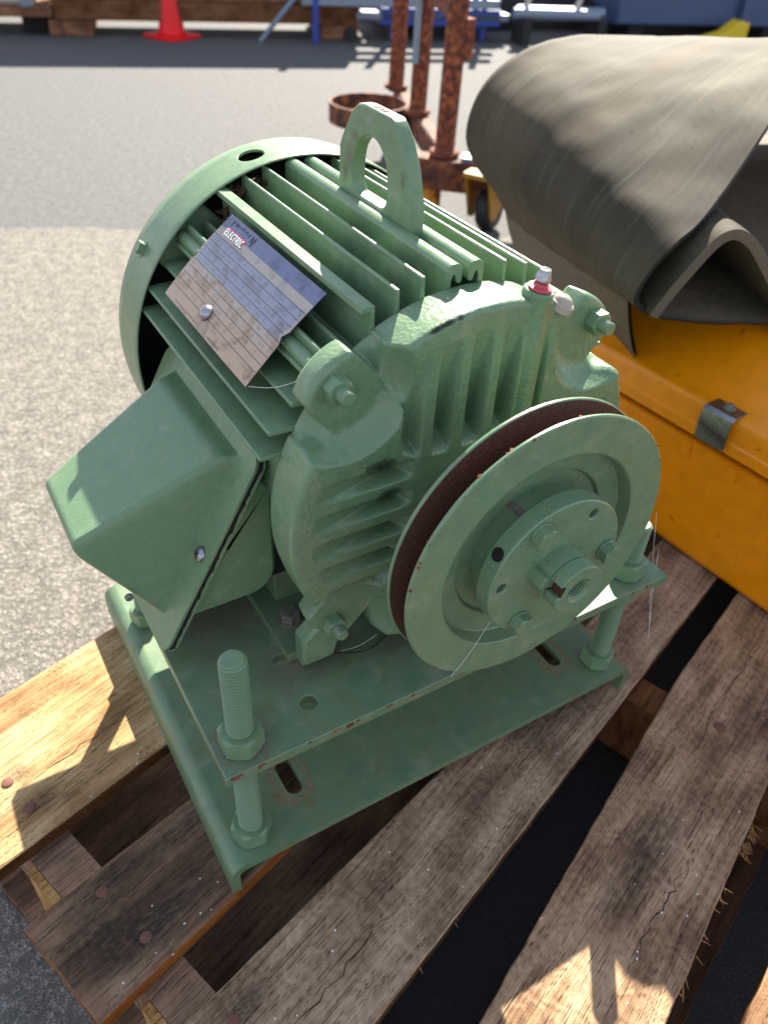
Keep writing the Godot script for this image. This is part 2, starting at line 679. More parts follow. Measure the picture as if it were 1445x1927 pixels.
	M.zinc = tri_map(mat("zinc plated steel", Color(0.72, 0.72, 0.74), 0.32, 1.0), 20.0, noise_tex(fbm(34, 0.03, 4), 256, [[0.0, grey(0.75)], [1.0, grey(1.0)]]), peel, 0.004)
	M.dirty_zinc = tri_map(mat("dull zinc", Color(0.60, 0.57, 0.52), 0.6, 0.25), 20.0, noise_tex(fbm(35, 0.03, 4), 256, [[0.0, grey(0.6)], [1.0, grey(1.0)]]), peel, 0.008)
	M.copper = tri_map(mat("rusty nail", Color(0.52, 0.33, 0.27), 0.7, 0.1), 60.0, noise_tex(fbm(36, 0.04, 4), 256, [[0.0, grey(0.7)], [1.0, grey(1.0)]]), pebble, 0.01)
	M.red_cap = mat("red plastic", Color(0.78, 0.30, 0.35), 0.5)
	M.white_cap = mat("white plastic", Color(0.66, 0.61, 0.56), 0.30)
	M.gasket = tri_map(mat("dark gasket", Color(0.13, 0.125, 0.11), 0.9), 40.0, noise_tex(fbm(37, 0.05, 4), 256, [[0.0, grey(0.5)], [0.6, grey(1.0)], [1.0, Color(1.6, 1.7, 1.5)]]), pebble, 0.05)
	M.debris = tri_map(mat("dry leaf litter", Color(0.50, 0.38, 0.27), 0.95), 40.0, noise_tex(fbm(38, 0.05, 4), 256, [[0.0, grey(0.4)], [1.0, grey(1.0)]]), pebble, 0.2)
	# rubber sheet: grey beige, scuffed along its length and finely crazed
	var scuff := fbm(41, 0.02, 5)
	scuff.domain_warp_enabled = true
	scuff.domain_warp_amplitude = 20.0
	M.rubber = mat("weathered rubber", Color(0.62, 0.61, 0.59), 0.78)
	M.rubber.metallic_specular = 0.3
	M.rubber_in = tri_map(mat("rubber underside", Color(0.44, 0.395, 0.325), 0.85), 6.0, noise_tex(fbm(42, 0.03, 5), 512, [[0.0, grey(0.75)], [1.0, grey(1.0)]]), pebble, 0.03)
	M.fray = tri_map(mat("frayed cut edge", Color(0.62, 0.58, 0.50), 0.95), 60.0, noise_tex(fbm(43, 0.06, 4), 256, [[0.0, grey(0.45)], [1.0, grey(1.1)]]), pebble, 0.12)
	var rb := rubber_image()
	M.rubber.albedo_texture = rb[0]
	M.rubber.heightmap_enabled = true
	M.rubber.heightmap_texture = rb[1]
	M.rubber.heightmap_scale = 0.04
	# wood
	var w1 := wood(101, Color(0.42, 0.33, 0.255), Color(0.61, 0.50, 0.395), Color(0.75, 0.64, 0.52), 1.0)
	var w2 := wood(201, Color(0.32, 0.25, 0.195), Color(0.51, 0.405, 0.315), Color(0.66, 0.55, 0.44), 0.25)
	var w3 := wood(301, Color(0.52, 0.385, 0.25), Color(0.74, 0.59, 0.41), Color(0.86, 0.74, 0.56), 0.15)
	M.wood_a = wood_mat("weathered board a", w2, Color(0.92, 0.90, 0.90), Vector3(0.1, 0.3, 0.2))
	M.wood_b = wood_mat("weathered board b", w1, Color(1.0, 1.0, 1.0), Vector3(0.45, 0.1, 0.6), 0.12)
	M.wood_c = wood_mat("weathered board c", w1, Color(1.0, 0.97, 0.95), Vector3(0.8, 0.5, 0.15), 0.12)
	M.wood_d = wood_mat("weathered board d", w2, Color(1.0, 0.95, 0.9), Vector3(0.3, 0.7, 0.8))
	M.wood_e = wood_mat("pale board e", w3, Color(0.93, 0.93, 0.93), Vector3(0.15, 0.2, 0.4))  # paler than its neighbours: sunlit tone put into the wood colour
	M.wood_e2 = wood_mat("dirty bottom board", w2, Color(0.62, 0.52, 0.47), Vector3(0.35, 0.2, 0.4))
	M.wood_raw = wood_mat("raw split wood", w3, Color(1.0, 0.95, 0.85), Vector3(0.6, 0.4, 0.1), 0.15)
	M.wood_stringer = wood_mat("stringer wood", w2, Color(1.12, 1.1, 1.12), Vector3(0.2, 0.9, 0.5))
	M.wood_brown = wood_mat("brown stringer", w3, Color(0.62, 0.52, 0.46), Vector3(0.7, 0.2, 0.9))
	M.timber = wood_mat("stacked timber", w3, Color(0.62, 0.53, 0.52), Vector3(0.2, 0.1, 0.3), 0.1)
	M.timber2 = wood_mat("stacked timber darker", w2, Color(1.0, 0.88, 0.85), Vector3(0.5, 0.6, 0.2), 0.1)
	M.timber.uv1_scale = Vector3(0.7, 3.0, 3.0)
	M.timber2.uv1_scale = Vector3(0.7, 3.0, 3.0)
	# ground
	var st := stones(51, 1024, 11.0, Color(0.50, 0.47, 0.425), [Color(0.68, 0.63, 0.565), Color(0.58, 0.52, 0.455), Color(0.82, 0.785, 0.73), Color(0.44, 0.395, 0.35), Color(0.76, 0.735, 0.695), Color(0.64, 0.575, 0.50)], 0.72)
	M.concrete = tri_map(mat("washed concrete", Color(0.775, 0.79, 0.815), 0.9), 1.0 / 0.85, st[0], st[1], 0.14, true)
	var sa := stones(52, 1024, 9.0, Color(0.36, 0.36, 0.36), [Color(0.46, 0.46, 0.455), Color(0.36, 0.36, 0.36), Color(0.62, 0.61, 0.59), Color(0.42, 0.41, 0.395), Color(0.52, 0.515, 0.51), Color(0.76, 0.745, 0.72)], 0.55)
	M.asphalt = tri_map(mat("asphalt", Color(0.85, 0.85, 0.855), 0.88), 1.0 / 0.55, sa[0], sa[1], 0.12, true)
	M.shade_ground = tri_map(mat("asphalt darkened as shade", Color(0.40, 0.39, 0.39), 0.75), 1.0 / 0.30, sa[0], sa[1], 0.12, true)
	# yard
	M.cone = mat("red cone plastic", Color(0.93, 0.07, 0.09), 0.45)
	M.blue = tri_map(mat("blue paint", Color(0.16, 0.27, 0.62), 0.5), 3.0, film)
	M.alu = tri_map(mat("pale galvanised steel", Color(0.50, 0.55, 0.63), 0.45, 0.3), 3.0, film)
	M.skip = tri_map(mat("slate blue paint", Color(0.26, 0.33, 0.48), 0.5), 1.5, film)
	M.charcoal = mat("charcoal steel", Color(0.12, 0.125, 0.14), 0.7)
	M.pale = mat("pale sacking", Color(0.72, 0.69, 0.64), 0.8)
	M.yellow_foot = mat("yellow plastic", Color(0.86, 0.74, 0.10), 0.5)
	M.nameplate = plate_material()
	M.white_ink = mat("white print", Color(0.92, 0.92, 0.92), 0.6)
	M.red_ink = mat("red print", Color(0.78, 0.14, 0.20), 0.5)
	M.dark_ink = mat("dark print", Color(0.10, 0.11, 0.15), 0.6)
	M.stain_iron = stain_mat("iron stain in wood", 401, Color(0.12, 0.12, 0.13), 0.0, 1.1, 0.55)
	M.stain_tan = stain_mat("tan dust ring", 402, Color(0.62, 0.52, 0.41), 0.62, 1.0, 0.65)
	M.stain_dust = stain_mat("pinkish dust", 403, Color(0.56, 0.47, 0.42), 0.0, 0.8, 0.6)
	M.stain_soot = stain_mat("bare dark patch", 404, Color(0.05, 0.06, 0.05), 0.0, 0.5, 1.0)
	M.crack = mat("dark crack", Color(0.10, 0.08, 0.065), 0.95)
	M.bird = mat("white speck", Color(0.85, 0.85, 0.82), 0.8)
	M.wood_edge = wood_mat("sawn board edge", w3, Color(0.80, 0.60, 0.42), Vector3(0.25, 0.6, 0.3), 0.15)
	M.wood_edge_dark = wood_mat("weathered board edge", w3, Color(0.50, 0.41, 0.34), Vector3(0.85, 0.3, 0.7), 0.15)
	M.web = mat("spider silk", Color(0.92, 0.92, 0.90), 0.6)


func rubber_image() -> Array:
	var w := 1024
	var h := 1024
	var low := fbm(61, 0.0032, 3)
	var run := fbm(62, 0.03, 4)
	var fine := fbm(63, 0.2, 3)
	var craze := FastNoiseLite.new()
	craze.noise_type = FastNoiseLite.TYPE_CELLULAR
	craze.cellular_return_type = FastNoiseLite.RETURN_DISTANCE2_SUB
	craze.frequency = 0.03
	craze.seed = 64
	var c := PackedByteArray()
	var b := PackedByteArray()
	c.resize(w * h * 3)
	b.resize(w * h)
	for y in h:
		for x in w:
			var l := low.get_noise_2d(x, y * 0.7)
			var s := run.get_noise_2d(x * 0.07, y * 1.5 + low.get_noise_2d(x * 0.5, 99.0) * 18.0)
			var f := fine.get_noise_2d(x * 0.6, y)
			var k := craze.get_noise_2d(x * 0.8, y * 0.45 + f * 4.0) * 0.5 + 0.5
			var crack := smoothstep(0.05, 0.0, k) * smoothstep(-0.3, 0.3, low.get_noise_2d(x * 2.0 + 500.0, y * 2.0))
			var t := 0.66 + l * 0.40 + s * 0.17 + f * 0.07
			var col := Color(0.25, 0.24, 0.22).lerp(Color(0.60, 0.565, 0.49), clampf(t, 0, 1))
			var warm := clampf(low.get_noise_2d(x + 900.0, y * 1.2 + 300.0) * 1.6, 0, 1)
			col = col.lerp(Color(0.50, 0.41, 0.30), warm * 0.4)
			col = col.darkened(crack * 0.4)
			if s > 0.42:
				col = col.lightened((s - 0.42) * 0.8)
			var i := (y * w + x)
			c[i * 3] = int(clampf(col.r, 0, 1) * 255)
			c[i * 3 + 1] = int(clampf(col.g, 0, 1) * 255)
			c[i * 3 + 2] = int(clampf(col.b, 0, 1) * 255)
			b[i] = int(clampf(0.6 + s * 0.16 + f * 0.04 - crack * 0.6, 0, 1) * 255)
	return [image_tex(w, h, c), image_tex(w, h, b, false)]


# the print on the rating plate: ruled rows, boxes, worn brown figures too small to read
func plate_material() -> StandardMaterial3D:
	var w := 1024
	var h := 512
	var im := Image.create(w, h, false, Image.FORMAT_RGB8)
	im.fill(Color(0.60, 0.575, 0.56))
	var r := RandomNumberGenerator.new()
	r.seed = 5
	im.fill_rect(Rect2i(0, 0, w, 74), Color(0.38, 0.41, 0.53))  # blue of the reflected sky painted into the top band
	var rows := [120, 160, 200, 240, 280, 320, 360, 400, 440]
	for k in rows.size():
		var y: int = rows[k]
		if k < 4:
			var xs := [20, 120, 250, 370, 470, 560, 640, 720, 820, 900, 1004]
			for i in xs.size() - 1:
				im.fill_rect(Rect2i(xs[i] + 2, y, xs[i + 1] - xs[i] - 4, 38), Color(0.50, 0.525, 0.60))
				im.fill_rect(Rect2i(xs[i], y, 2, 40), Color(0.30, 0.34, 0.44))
		im.fill_rect(Rect2i(8, y, w - 16, 3), Color(0.16, 0.17, 0.20))
	# worn figures
	for k in rows.size():
		var x := 26
		while x < w - 60:
			var word := r.randi_range(2, 7)
			if r.randf() < (0.75 if k < 5 else 0.62):
				for g in word:
					var gx := x + g * 10
					for dot in 3:
						if r.randf() < 0.5:
							im.fill_rect(Rect2i(gx + r.randi_range(0, 5), rows[k] + 12, 2, 15), Color(0.43, 0.39, 0.37))
						else:
							im.fill_rect(Rect2i(gx, rows[k] + 12 + r.randi_range(0, 2) * 7, 7, 2), Color(0.43, 0.39, 0.37))
			x += word * 11 + r.randi_range(18, 60)
	for x in range(120, 420, 9):
		im.fill_rect(Rect2i(x, 488 + r.randi_range(0, 6), 5, 9), Color(0.30, 0.30, 0.36))
	for x in range(560, 700, 9):
		im.fill_rect(Rect2i(x, 486 + r.randi_range(0, 6), 5, 12), Color(0.24, 0.22, 0.24))
	# round stamp near the lower right corner
	for t in 90:
		var a := TAU * t / 90.0
		for q in [26.0, 18.0, 10.0]:
			if r.randf() < 0.8:
				im.fill_rect(Rect2i(int(975 + cos(a) * q), int(468 + sin(a) * q), 3, 3), Color(0.40, 0.33, 0.30))
	var stain := fbm(71, 0.008, 5)  # noise for random mottling, scratches and the border of the painted reflection
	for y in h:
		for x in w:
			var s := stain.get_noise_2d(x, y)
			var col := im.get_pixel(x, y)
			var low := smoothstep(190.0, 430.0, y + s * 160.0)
			col = col * Color.WHITE.lerp(Color(1.05, 0.95, 0.85), low)  # lower half warmed: a reflection painted into the plate colour
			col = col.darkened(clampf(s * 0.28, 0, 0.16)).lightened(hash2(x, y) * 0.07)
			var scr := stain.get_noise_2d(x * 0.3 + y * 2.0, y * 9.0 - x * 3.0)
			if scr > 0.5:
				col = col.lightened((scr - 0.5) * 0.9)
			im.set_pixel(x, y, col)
	var m := mat("etched rating plate", Color(1, 1, 1), 0.33, 0.6)
	m.albedo_texture = ImageTexture.create_from_image(im)
	return m


# ------------------------------------------------------------------ ground
func sheet(pts: PackedVector2Array, y: float) -> ArrayMesh:
	var mb := MB.new()
	var ix := Geometry2D.triangulate_polygon(pts)
	for i in range(0, ix.size(), 3):
		var a := pts[ix[i]]
		var b := pts[ix[i + 1]]
		var c := pts[ix[i + 2]]
		if (b - a).cross(c - a) > 0.0:
			var t := b
			b = c
			c = t
		mb.tri(Vector3(a.x, y, a.y), Vector3(b.x, y, b.y), Vector3(c.x, y, c.y))
	return mb.commit()


func build_ground() -> void:
	setting("asphalt", sheet(PackedVector2Array([Vector2(-150, -150), Vector2(150, -150), Vector2(150, 150), Vector2(-150, 150)]), GY), M.asphalt)
	# the washed concrete strip that the pallet's back corner stands by; its border with the asphalt is not quite straight
	var pts := PackedVector2Array()
	var n := fbm(81, 1.3, 3)
	var d := Vector2(0.90, 0.436).normalized()
	var o := Vector2(-0.077, -1.626)
	for i in range(-60, 61):
		var s := i * 0.12
		pts.push_back(o + d * s + Vector2(0, n.get_noise_1d(s * 1.6) * 0.03))
	pts.push_back(o + d * 7.2 + Vector2(-0.436, 0.9) * 2.1)
	pts.push_back(o + d * -7.2 + Vector2(-0.436, 0.9) * 2.1)
	# painted shade: dark sheet on the ground that blackens the gaps between boards
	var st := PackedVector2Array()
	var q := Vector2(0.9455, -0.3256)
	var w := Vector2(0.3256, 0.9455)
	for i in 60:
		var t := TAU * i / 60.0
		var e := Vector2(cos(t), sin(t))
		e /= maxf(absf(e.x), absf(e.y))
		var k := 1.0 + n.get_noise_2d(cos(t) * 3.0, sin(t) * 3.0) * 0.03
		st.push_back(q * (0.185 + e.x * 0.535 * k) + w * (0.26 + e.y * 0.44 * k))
	setting("pallet_shade", sheet(st, GY + 0.008), M.shade_ground)
	setting("concrete_strip", sheet(pts, GY + 0.004), M.concrete)


# ------------------------------------------------------------------ pallet
# a board in the pallet's own axes: u along, w across, from top y0 down to y1, with rough long edges
func board(u0: float, u1: float, w0: float, w1: float, ytop: float, thick: float, sd: int, rough: float, skew0 := 0.0, skew1 := 0.0, chip := 0.0) -> Array:
	var n := fbm(sd, 34.0, 4)
	var o := PackedVector2Array()
	var k := int((u1 - u0) / 0.009)
	for i in k + 1:
		var u := lerpf(u0, u1, float(i) / k)
		var e := n.get_noise_2d(u, 0.0) * rough + skew1 * minf(u - u0, 0.6)
		o.push_back(Vector2(u, -(w1 + e)))
	for i in 7:
		var w := lerpf(w1, w0, (i + 1) / 8.0)
		o.push_back(Vector2(u1 + n.get_noise_2d(w, 7.0) * rough, -(w + lerpf(skew1, skew0, (i + 1) / 8.0) * minf(u1 - u0, 0.6))))
	for i in k + 1:
		var u := lerpf(u1, u0, float(i) / k)
		var e := n.get_noise_2d(u, 3.0) * rough + skew0 * minf(u - u0, 0.6)
		if chip > 0.0:
			e -= chip * smoothstep(0.0, 0.5, n.get_noise_2d(u * 0.5, 11.0))
		o.push_back(Vector2(u, -(w0 + e)))
	for i in 7:
		var w := lerpf(w0, w1, (i + 1) / 8.0)
		o.push_back(Vector2(u0 + n.get_noise_2d(w, 9.0) * rough, -w))
	var mb := MB.new()
	mb.xf = Transform3D(Basis(Vector3.RIGHT, Vector3.FORWARD, Vector3.UP), Vector3(0, ytop - thick, 0))
	var side := MB.new()
	side.xf = mb.xf
	mb.extrude(o, 0.0, thick, 0.0013, [], side)
	return [mb.commit(30), side.commit(50)]


func splinters(pts: Array, sd: int) -> ArrayMesh:
	var r := RandomNumberGenerator.new()
	r.seed = sd
	var mb := MB.new()
	for q in pts:
		var p: Vector3 = q[0]
		var d: Vector3 = q[1]
		for i in int(q[2]):
			var s := p + Vector3(r.randf_range(-0.5, 0.5) * q[3], r.randf_range(-0.006, 0.001), r.randf_range(-0.002, 0.002))
			var e := d.rotated(Vector3.UP, r.randf_range(-0.7, 0.7)).normalized()
			e.y = r.randf_range(-0.35, 0.25)
			var l := r.randf_range(0.003, 0.010)
			mb.tube(PackedVector3Array([s, s + e * l * 0.5 + Vector3(0, r.randf_range(-0.001, 0.001), 0), s + e * l]), r.randf_range(0.0004, 0.0009), 4, 0.00015)
	return mb.commit(20)


func build_pallet() -> void:
	var p := thing("wooden_pallet", "weathered hardwood pallet under the green motor, its boards split and grey", "pallet", Vector3(0, GY, 0))
	p.rotation.y = deg_to_rad(19.0)
	p.set_meta("local", true)
	var y := PT - GY
	# deck boards, rear to front (w grows towards the camera)
	var boards := [
		["deck_board", board(-0.437, 0.72, -0.105, 0.058, y, 0.018, 1, 0.0006, 0.02, 0.03), M.wood_e],
		["deck_board", board(-0.4435, 0.73, 0.1165, 0.2195, y + 0.001, 0.019, 2, 0.0006, 0.06, 0.02), M.wood_a],
		["deck_board", board(-0.4435, 0.71, 0.2645, 0.372, y, 0.017, 3, 0.0009, 0.045, 0.004), M.wood_b],
		["deck_board", board(-0.44, 0.72, 0.444, 0.556, y - 0.001, 0.018, 4, 0.0012, -0.066, -0.055), M.wood_c],
		["deck_board", board(-0.44, 0.71, 0.586, 0.69, y, 0.018, 5, 0.002), M.wood_d],
	]
	var made := []
	for b in boards:
		var o := part(b[0], b[1][0], b[2], p)
		part("sawn_edge", b[1][1], M.wood_edge if made.size() == 1 else M.wood_edge_dark, o)
		made.append(o)
	# stringers under them and boards on the ground
	var ys := y - 0.0185
	for s in [[-0.407, -0.370, M.wood_stringer], [0.112, 0.150, M.wood_brown], [0.66, 0.697, M.wood_stringer]]:
		var mb := MB.new()
		mb.box(Vector3(s[0], 0.018, -0.10), Vector3(s[1], ys, 0.69), 0.0015)
		part("stringer", mb.commit(), s[2], p)
	for s in [[-0.43, -0.03, 0.09, M.wood_a], [-0.435, 0.16, 0.262, M.wood_a], [-0.42, 0.455, 0.56, M.wood_e2]]:
		var bb := board(s[0], 0.71, s[1], s[2], 0.0185, 0.0175, 20 + int(s[1] * 100), 0.002)
		part("sawn_edge", bb[1], M.wood_edge_dark, part("bottom_board", bb[0], s[3], p))
	# the split outer face of the left stringer shows raw wood
	for q in [[0.064, 0.1145], [0.2245, 0.262]]:
		var raw := MB.new()
		raw.box(Vector3(-0.4150, 0.03, q[0]), Vector3(-0.4075, ys - 0.002, q[1]), 0.0012)
		part("split_face", raw.commit(), M.wood_raw, p)
	# nails
	var nail := MB.new()
	nail.lathe(PackedVector2Array([Vector2(0.0052, -0.004), Vector2(0.0052, 0.0004), Vector2(0.0046, 0.0011), Vector2(0, 0.0013)]), 20)
	var nm := nail.commit(50)
	for q in [[1, -0.319, 0.2571], [1, -0.2991, 0.3095], [0, -0.3659, 0.115], [0, -0.3538, 0.1503], [2, -0.2614, 0.3991], [3, 0.4669, 0.1538]]:
		var g := Vector3(q[1], 0, q[2])
		var l := g.rotated(Vector3.UP, -p.rotation.y)
		var o := MeshInstance3D.new()
		o.name = "nail"
		o.mesh = nm
		o.material_override = M.copper
		o.position = Vector3(l.x, y + 0.0004, l.z)
		made[q[0]].add_child(o, true)
	for q in [[2, 0.13, 0.29], [2, 0.132, 0.345], [3, 0.13, 0.465], [3, 0.128, 0.52], [0, 0.13, -0.07], [1, 0.13, 0.14]]:
		var o := MeshInstance3D.new()
		o.name = "nail"
		o.mesh = nm
		o.material_override = M.copper
		o.position = Vector3(q[1], y + 0.0004, q[2])
		made[q[0]].add_child(o, true)
	# iron stains that run with the grain from the nails, drying cracks, white specks
	var ii := 0
	for q in [[1, -0.319, 0.2571, 0.055], [1, -0.2991, 0.3095, 0.06], [0, -0.3538, 0.1503, 0.025], [2, -0.2614, 0.3991, 0.03], [0, -0.3659, 0.115, 0.016]]:
		var l := Vector3(q[1], 0, q[2]).rotated(Vector3.UP, -p.rotation.y)
		l.y = y + (0.0012 if q[0] == 1 else 0.0003) + ii * 0.00002
		part("nail_stain", patch(l + Vector3(0.012, 0, 0), Vector3(q[3], 0, 0.002), Vector3(0, 0, -0.017)), M.stain_iron, made[q[0]]).set_meta("kind", "stuff")
		ii += 1
	for q in [[1, -0.36, 0.19, 0.09, 0.03], [1, -0.30, 0.145, 0.07, 0.02], [3, -0.05, 0.47, 0.10, 0.03], [3, 0.2, 0.50, 0.12, 0.035], [1, -0.40, 0.17, 0.05, 0.04], [2, 0.05, 0.33, 0.10, 0.03]]:
		part("dark_stain", patch(Vector3(q[1], y + (0.0012 if q[0] == 1 else 0.0003) + ii * 0.00002 - (0.001 if q[0] == 3 else 0.0), q[2]), Vector3(q[3], 0, 0.004), Vector3(0, 0, -q[4])), M.stain_iron, made[q[0]]).set_meta("kind", "stuff")
		ii += 1
	var cz := fbm(55, 30.0, 3)
	for q in [[0, -0.43, -0.22, 0.005, 0.0], [0, -0.30, -0.05, -0.035, 0.0], [0, -0.43, -0.33, 0.035, 0.0], [1, -0.4435, -0.36, 0.15, 0.001], [1, -0.25, -0.10, 0.19, 0.001], [2, -0.40, -0.20, 0.33, 0.0], [2, -0.10, 0.12, 0.30, 0.0], [3, -0.16, -0.02, 0.50, -0.001], [3, 0.05, 0.30, 0.455, -0.001]]:
		var mc := MB.new()
		var kk := 24
		for i in kk:
			var a := float(i) / kk
			var b := float(i + 1) / kk
			var ua := lerpf(q[1], q[2], a)
			var ub := lerpf(q[1], q[2], b)
			var wa: float = q[3] + cz.get_noise_1d(ua * 3.0) * 0.006
			var wb: float = q[3] + cz.get_noise_1d(ub * 3.0) * 0.006
			var ha := 0.00055 * sin(PI * clampf(a + 0.02, 0.0, 1.0)) * (0.7 + cz.get_noise_1d(ua * 20.0))
			var hb := 0.00055 * sin(PI * clampf(b + 0.02, 0.0, 1.0)) * (0.7 + cz.get_noise_1d(ub * 20.0))
			var yy: float = y + q[4] + 0.0002
			mc.quad(Vector3(ua, yy, wa + ha), Vector3(ub, yy, wb + hb), Vector3(ub, yy, wb - hb), Vector3(ua, yy, wa - ha))
		part("drying_crack", mc.commit(), M.crack, made[q[0]]).set_meta("kind", "stuff")
	var sr := RandomNumberGenerator.new()
	sr.seed = 91
	for bi in 4:
		var ms := MB.new()
		for i in 26:
			var u := sr.randf_range(-0.43, 0.2)
			var w: float = [0.03, 0.185, 0.33, 0.495][bi] + sr.randf_range(-0.035, 0.035)
			if bi == 1 and i < 18:
				u = sr.randf_range(-0.43, -0.20)
				w = 0.222 - sr.randf_range(0.0, 0.02)
			ms.xf = Transform3D(Basis(Vector3.UP, sr.randf() * 6.0), Vector3(u, y + [0.0, 0.001, 0.0, -0.001][bi], w))
			var sz := sr.randf_range(0.0004, 0.0012)
			ms.lathe(PackedVector2Array([Vector2(sz, 0.0), Vector2(sz * 0.8, 0.0004), Vector2(0, 0.0005)]), 5)
		part("pale_specks", ms.commit(), M.bird, made[bi]).set_meta("kind", "stuff")
	# torn fibres along the rough edges
	var list := []
	for i in 10:
		var u := -0.30 + i * 0.05
		list.append([Vector3(u, y - 0.003, 0.372 - 0.012 * (u + 0.44)), Vector3(-0.5, 0, 0.8), 2.0, 0.02])
	var sp := part("splinters", splinters(list, 3), M.wood_raw, made[2])
	sp.set_meta("kind", "stuff")
	list = []
	for i in 16:
		var u := -0.20 + i * 0.030
		list.append([Vector3(u, y - 0.003, 0.556 - 0.058 * (u + 0.44)), Vector3(-0.4, 0, 0.9), 3.0, 0.03])
	for i in 3:
		list.append([Vector3(0.02 + i * 0.012, y - 0.004, 0.533), Vector3(-0.5, 0, 0.8), 14.0, 0.012])
	sp = part("splinters", splinters(list, 4), M.wood_raw, made[3])
	sp.set_meta("kind", "stuff")


# ------------------------------------------------------------------ the motor on its base
func bell_edge(th: float) -> float:
	# outline of the end casting: a round rim with four ears and a notch beside each
	var q := fposmod(th - PI / 4, PI / 2)
	if q > PI / 4:
		q -= PI / 2
	var quad_no := int(floor(fposmod(th, TAU) / (PI / 2)))
	var flip := 1.0 if quad_no % 2 == 0 else -1.0
	var e := rad_to_deg(q) * flip      # positive towards the vertical axis
	var r := 0.1430
	var ear := smoothstep(-9.6, -7.4, e) * smoothstep(12.8, 10.4, e)
	var n1 := smoothstep(-18.5, -14.5, e) * smoothstep(-8.5, -11.0, e)
	r = lerpf(r, 0.1600 - 0.00006 * e * e, ear)
	r = lerpf(r, 0.1310, n1)
	if e > 7.6 and e < 16.5:
		r = minf(r, lerpf(0.1275, 0.1430, clampf((e - 10.0) / 6.0, 0.0, 1.0)) + 0.034 * smoothstep(10.2, 7.8, e))
	return r


func pocket(across: float, inner: float) -> float:
	return (1.0 - smoothstep(0.0040, 0.0085, absf(across))) * clampf((0.129 - inner) / 0.066, 0.0, 1.0)


func bell_height(x: float, y: float, edge: float) -> float:
	var r := sqrt(x * x + y * y)
	var z := 0.2720
	# pockets between cast ribs, deeper towards the middle
	var dep := 0.0
	var ax := absf(x)
	var ay := absf(y)
	if r < 0.131 and r > 0.04:
		if ay > ax * 0.80:
			for c in [-0.0555, -0.031, -0.0065, 0.018, 0.0425]:
				var t: float = x - c * signf(y)
				if absf(t) < 0.0125:
					var w := smoothstep(0.040, 0.052, ay) * smoothstep(0.0, 0.012, ay - ax * 0.80)
					dep = maxf(dep, pocket(t, r) * w)
		if ax > ay:
			for c in [0.036, 0.012, -0.012, -0.036, -0.060]:
				var t: float = y - c
				if absf(t) < 0.0125:
					var w := smoothstep(0.050, 0.062, ax) * smoothstep(0.0, 0.012, ax - ay)
					dep = maxf(dep, pocket(t, r) * w)
	z -= dep * 0.0145
	# tube to the grease fitting
	if y > 0.04:
		var t := absf(x - 0.0365) / 0.0115
		if t < 1.0:
			z = maxf(z, 0.2645 + 0.010 * sqrt(1.0 - t * t))
	# hollows round the four bolts
	for sx in [-1.0, 1.0]:
		for sy in [-1.0, 1.0]:
			var d := Vector2(x - sx * 0.104, y - sy * 0.104).length()
			if d < 0.052:
				var ft := clampf((d - 0.0315) / 0.0160, 0.0, 1.0)
				var a := pow(ft, 2.1)
				z = lerpf(0.2555, z, a)
	# rounded rim
	var k := edge - r
	var f := 0.0045
	if k < f:
		z -= f - sqrt(maxf(f * f - (f - k) * (f - k), 0.0))
	return z


func bell_mesh() -> ArrayMesh:
	var nu := 720
	var rs := PackedFloat32Array()
	for i in 7:
		rs.push_back(1.0 - pow(float(i) / 7.0, 1.6) * 0.042)
	for i in 70:
		rs.push_back(lerpf(0.958, 0.20, float(i) / 69.0))
	rs.reverse()
	var p := PackedVector3Array()
	var edges := PackedFloat32Array()
	for i in nu:
		edges.push_back(bell_edge(TAU * i / nu))
	for j in rs.size():
		for i in nu:
			var t := TAU * i / nu
			var r := rs[j] * 0.14 if rs[j] < 0.62 else lerpf(0.62 * 0.14, edges[i], (rs[j] - 0.62) / 0.38)
			var x := r * cos(t)
			var y := r * sin(t)
			p.push_back(Vector3(x, y + AX, bell_height(x, y, edges[i])))
	var zs := [0.262, 0.257, 0.251, 0.246, 0.241, 0.2372, 0.236]
	for j in zs.size():
		for i in nu:
			var t := TAU * i / nu
			var r := edges[i]
			var top := bell_height(r * cos(t), r * sin(t), r)
			var z: float = minf(zs[j], top - 0.0002 * (j + 1))
			var drop := 0.0012 * maxf(0.0, (0.246 - z) / 0.010)
			if r < 0.1405:
				drop = -(0.1405 - r) * smoothstep(0.0, 1.0, (top - z) / maxf(top - 0.236, 0.001))
			p.push_back(Vector3((r - drop) * cos(t), (r - drop) * sin(t) + AX, z))
	for rr in [0.126, 0.11]:
		for i in nu:
			var t := TAU * i / nu
			p.push_back(Vector3(rr * cos(t), rr * sin(t) + AX, 0.2358))
	return grid(p, nu, rs.size() + zs.size() + 2, true)


